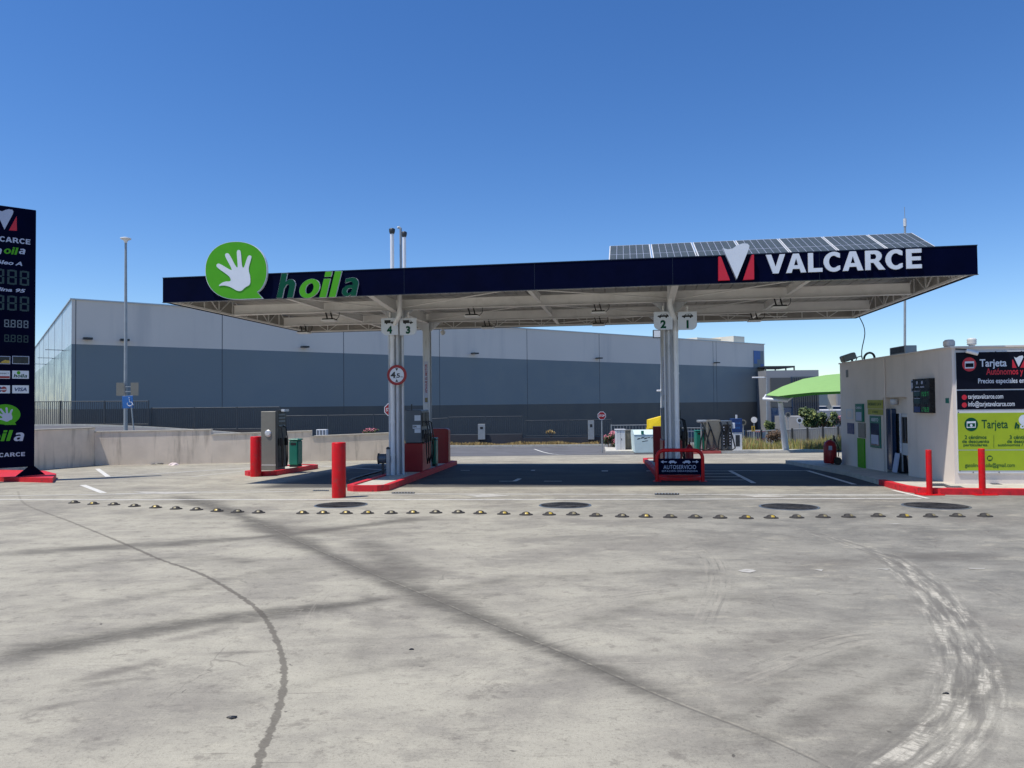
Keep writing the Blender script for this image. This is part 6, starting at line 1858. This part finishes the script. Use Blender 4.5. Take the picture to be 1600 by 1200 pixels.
# hanging cable between canopy and kiosk
pa_ = cw(CL-.1, CD-.2, ZB); yk, _ = KL(1347, 560)
pb_ = K0+ke1*.1+ke2*yk; pb_ = Vector((pb_.x, pb_.y, KH+.04))
pts = []
s_ = at(1343, 495, 22.8); s_.z = 4.2; e_ = pb_
for i in range(11):
    f = i/10; v = s_.lerp(e_, f); v.x += .10*math.sin(f*math.pi*1.6); pts.append(v)
pts += [e_+Vector((.0,.25,.12)), e_+Vector((.0,.5,.1)), e_+Vector((0,.6,0))]
tag(MB().tube(pts, .014, 6).build('hanging_cable', M['hose']), 'black cable hanging from the canopy corner to the kiosk roof', 'cable')
tag(MB().tube([e_+Vector((-.0,.3*math.cos(a_)-.2,.02+.16*abs(math.sin(a_)))) for a_ in [k_*math.pi/10 for k_ in range(11)]], .03, 8).build('cable_loop', M['hose']), 'thick black cable loop lying on the kiosk roof edge', 'cable')

# banner on the front wall
xl, zt_ = KF(1491.5, 549.5); _, zbm = KF(1492, 741); XR = 3.6
zbn, ztn = KF(1494, 739.5)[1], KF(1491.5, 549)[1]
ban = thing('advert_banner', 'framed navy and lime card adverts covering the sunny kiosk front', 'banner', (K0.x, K0.y, 0), math.atan2(ke1.y, ke1.x))
YB = -.03
MB().box((xl,YB,zbn),(XR,-.001,ztn)).build('white_frame', M['palewhite'], ban)
H_ = ztn-zbn
def bz(py): return KF(1494, py)[1]
def bx(px): return KF(px, 640)[0]
z_a, z_b, z_c, z_d, z_e, z_f, z_g = bz(551), bz(608.5), bz(610.5), bz(640), bz(645.5), bz(702.5), bz(735)
xi = bx(1494.5)
m_ = MB(); m_.box((xi,YB-.006,z_b),(XR-.05,YB-.001,z_a)).box((xi,YB-.006,z_d),(XR-.05,YB-.001,z_c)).build('navy_panel', M['bannernavy'], ban)
m_ = MB(); m_.box((xi,YB-.006,z_f),(XR-.05,YB-.001,z_e)).box((xi,YB-.006,z_g),(XR-.05,YB-.001,z_f-.018)).build('lime_panel', M['lime'], ban)
YL = YB-.0085
def bt(body, xa, yb_, xb, yt, m, bold=.01):
    a, b = KF(xa, yb_), KF(xb, yb_); c3 = KF(xa, yt)
    mb = MB(); text_on(mb, body, (a[0], YL, a[1]), (1,0,0), (0,0,1), b[0]-a[0], c3[1]-a[1], bold); return mb.build('lettering', M[m], ban)
bt('Tarjeta', 1529.5, 577, 1571.5, 561.5, 'signwhite', .02)
bt('Aut\u00f3nomos y', 1539.5, 589, 1597.5, 575.5, 'signred', .02)
bt('Precios especiales en', 1527, 601.5, 1599, 591.5, 'signwhite', .015)
bt('tarjetavalcarce.com', 1511, 625.5, 1566, 616, 'signwhite', .01)
bt('info@tarjetavalcarce.com', 1511.5, 637.5, 1584, 627, 'signwhite', .01)
bt('Tarjeta', 1532.5, 673.5, 1573.5, 656, 'dgreen', .01)
bt('2 c\u00e9ntimos', 1506, 686, 1540, 680, 'dgreen', .02); bt('de descuento', 1502, 692.2, 1544, 686.8, 'dgreen', .02); bt('particulares.', 1504, 698.5, 1542.5, 692.8, 'dgreen', .02)
bt('3 c\u00e9ntimos', 1576, 686, 1612, 680, 'dgreen', .02); bt('de descuento', 1572, 692.2, 1616, 686.8, 'dgreen', .02); bt('aut\u00f3nomos / empresas', 1557.5, 698.5, 1628, 692.8, 'dgreen', .02)
bt('gasolinerahoila@gmail.com', 1506.5, 731.5, 1584, 723.2, 'dgreen', .01)
def bpoly(pts, m, name, y=YL):
    mb = MB(); mb.add([(KF(*p)[0], y, KF(*p)[1]) for p in pts], [tuple(range(len(pts)))]); return mb.build(name, M[m], ban)
def bdisc(cx, cy, r, m, name, y=YL, n=28): return bpoly([(cx+r*math.cos(2*math.pi*i/n), cy+r*math.sin(2*math.pi*i/n)) for i in range(n)], m, name, y)
bdisc(1513, 569.5, 11, 'signred', 'round_icon'); bpoly([(1506,576),(1520.5,575.5),(1520.5,564.5),(1506,565)], 'signwhite', 'card_icon', YL-.002); bpoly([(1507,574),(1519.5,573.7),(1519.5,567.6),(1507,568)], 'bannernavy', 'card_stripe', YL-.003)
bdisc(1505.3, 620.8, 4, 'signred', 'round_icon'); bdisc(1505.3, 632.8, 4, 'signred', 'round_icon')
bdisc(1516, 663, 10.6, 'dgreen', 'round_icon'); bpoly([(1509,668.5),(1523,668),(1523,658),(1509,658.5)], 'signwhite', 'card_icon', YL-.002); bpoly([(1510,667),(1522,666.6),(1522,661),(1510,661.5)], 'dgreen', 'card_stripe', YL-.003); bdisc(1516, 664.6, 2, 'signwhite', 'card_dot', YL-.004)
bdisc(1545, 715.8, 4.4, 'dgreen', 'round_icon'); bpoly([(1542,718),(1548,717.8),(1548,713.6),(1542,713.8)], 'lime', 'card_icon', YL-.002)
bpoly([(1551,700),(1551.5,700),(1551.5,680),(1551,680)], 'dgreen', 'divider')
bpoly([(1590,573.5),(1582.5,557.5),(1586,559.5),(1591,556.5),(1596,555.5),(1597.5,558)], 'signwhite', 'company_emblem')
bpoly([(1580,575),(1580,562),(1581,562),(1587,574.8)], 'signred', 'red_wedge'); bpoly([(1592.5,574.7),(1599,561.5),(1600,561.5),(1600,574.5)], 'signred', 'red_wedge')
bdisc(1598, 656, 8, 'signwhite', 'logo_disc')
def bth(body, xa, yb_, xb, yt, m):
    a, b = KF(xa, yb_), KF(xb, yb_); c3 = KF(xa, yt); mb = MB(); text_on(mb, body, (a[0], YL-.003, a[1]), (1,0,0), (0,0,1), b[0]-a[0], c3[1]-a[1], .05, .2); mb.build('lettering', M[m], ban)
bth('h', 1583, 669.5, 1591, 660, 'dgreen'); bth('oil', 1592, 669.5, 1608, 660, 'signwhite'); bth('a', 1608.5, 669.5, 1617, 662, 'dgreen')
m_ = MB()
for z_ in np.linspace(zbn+.06, ztn-.06, 7): m_.cyl((xl+.03,YB-.006,float(z_)),(xl+.03,YB-.001,float(z_)),.012,n=8)
for x_ in np.linspace(xl+.3, XR-.1, 7):
    for z_ in (zbn+.025, ztn-.025): m_.cyl((float(x_),YB-.006,z_),(float(x_),YB-.001,z_),.012,n=8)
m_.build('screw', M['darkmetal'], ban)

# raised pavement of the kiosk with red kerb
def gp(px, py, h=0): p = G(px, py); return p
P0 = [(1246,722),(1340,745.5),(1374,757.5),(1392,763),(1412,768),(1436,771.6),(1470,773),(1540,773.6),(1700,775)]
pts = [G(*p) for p in P0]; pts[0] = gv(9.25, 24.6); pts[1] = gv(8.95, 19.5)
far = [gv(16.5, 13.2), gv(16.5, 24.6)]
poly = pts+far
slab('kiosk_pavement', M['pavement'], poly, .115)
kr = MB()
kp = pts[2:]
cen_ = Vector((12,18,0))
for i in range(len(kp)-1):
    a, b = kp[i], kp[i+1]; d = (b-a); d.z = 0; d.normalize(); nn_ = Vector((-d.y, d.x, 0))
    o = nn_*.14
    vs = []
    for p_ in (a, b):
        for off, h in ((Vector((-nn_.x*.012,-nn_.y*.012,0)), -.05), (Vector((-nn_.x*.012,-nn_.y*.012,0)), .125), (o, .125), (o, .02)):
            q_ = p_+off; vs.append((q_.x, q_.y, float(gz(p_.x,p_.y))+h))
    kr.add(vs, [(0,1,5,4),(1,2,6,5),(2,3,7,6)])
tag(kr.build('red_kerb_edge', M['redkerb']), kind='structure')
# wheeled extinguisher
g = Vector((9.72, 22.2, 0)); g.z = float(gz(g.x, g.y))+.115
t = thing('wheeled_extinguisher', 'dark red wheeled fire extinguisher standing at the back corner of the kiosk', 'extinguisher', g)
MB().lathe([(0,.03),(.17,.04),(.19,.1),(.19,.56),(.15,.68),(.07,.74),(0,.76)], n=24).build('tank', M['redpanel'], t)
MB().tube([(.1,.12,.1),(.18,.16,.5),(.22,.16,.85),(.17,.1,.88),(.15,.05,.75)], .018, 8).build('handle', M['black'], t)
for s in (-1,1): MB().cyl((.14,s*.17,.12),(.14,s*.22,.12),.12,n=18).build('wheel', M['rubber'], t)
MB().tube([(0,0,.76),(.1,-.1,.8),(.22,-.12,.5),(.2,-.12,.25)], .015, 8).build('hose', M['hose'], t)
MB().box((-.12,-.196,.45),(-.02,-.18,.58)).build('badge', M['signwhite_dull'], t)
# floor grates on the kiosk pavement
for (a, b, c2, d2, lab) in ((1448,757,1486,761,'dark floor grate in the kiosk pavement by the left thin bollard'),(1475,761,1512,765.5,'dark floor grate in the kiosk pavement between the thin bollards'),(1543,756,1567,758.5,'small dark floor grate under the banner')):
    pz = [G(a,d2-3), G(c2-8,d2-3), G(c2,b), G(a+8,b)]
    A1, A2 = at(a, b, 1), 0
    def onp(px, py):
        p = G(px, py); k_ = (EYE-(p.z+.118))/(EYE-p.z); v = Vector((0,0,EYE)).lerp(p, k_); return Vector((v.x, v.y, float(gz(v.x,v.y))+.12))
    q4 = [onp(a+8,d2), onp(c2,d2), onp(c2-12,b), onp(a,b)]
    t = thing('floor_grate', lab, 'floor grate', q4[0])
    MB().add([v-q4[0] for v in q4], [(0,1,2,3)]).build('grate_frame', M['darkmetal'], t)
    m_ = MB()
    for i in range(1, 8):
        f0, f1 = (i-.2)/8, (i+.2)/8
        m_.add([q4[0].lerp(q4[1],f0)-q4[0]+Vector((0,0,.004)), q4[0].lerp(q4[1],f1)-q4[0]+Vector((0,0,.004)), q4[3].lerp(q4[2],f1)-q4[0]+Vector((0,0,.004)), q4[3].lerp(q4[2],f0)-q4[0]+Vector((0,0,.004))], [(0,1,2,3)])
    m_.build('grate_bars', M['pumpgrey'], t)
bd = thing('a_board', 'small pale folding board leaning in the kiosk doorway', 'sign', K0+ke1*(-.02)+ke2*(y2-.78)+Vector((0,0,-.27)), math.atan2(ke1.y,ke1.x))
MB().box((0,0,0),(.02,.26,.5), Matrix.Rotation(R(10),4,'Y')).build('front_board', M['signwhite_dull'], bd)
MB().box((.1,0,0),(.12,.26,.49), Matrix.Rotation(R(1),4,'Y')).build('rear_board', M['darkmetal'], bd)
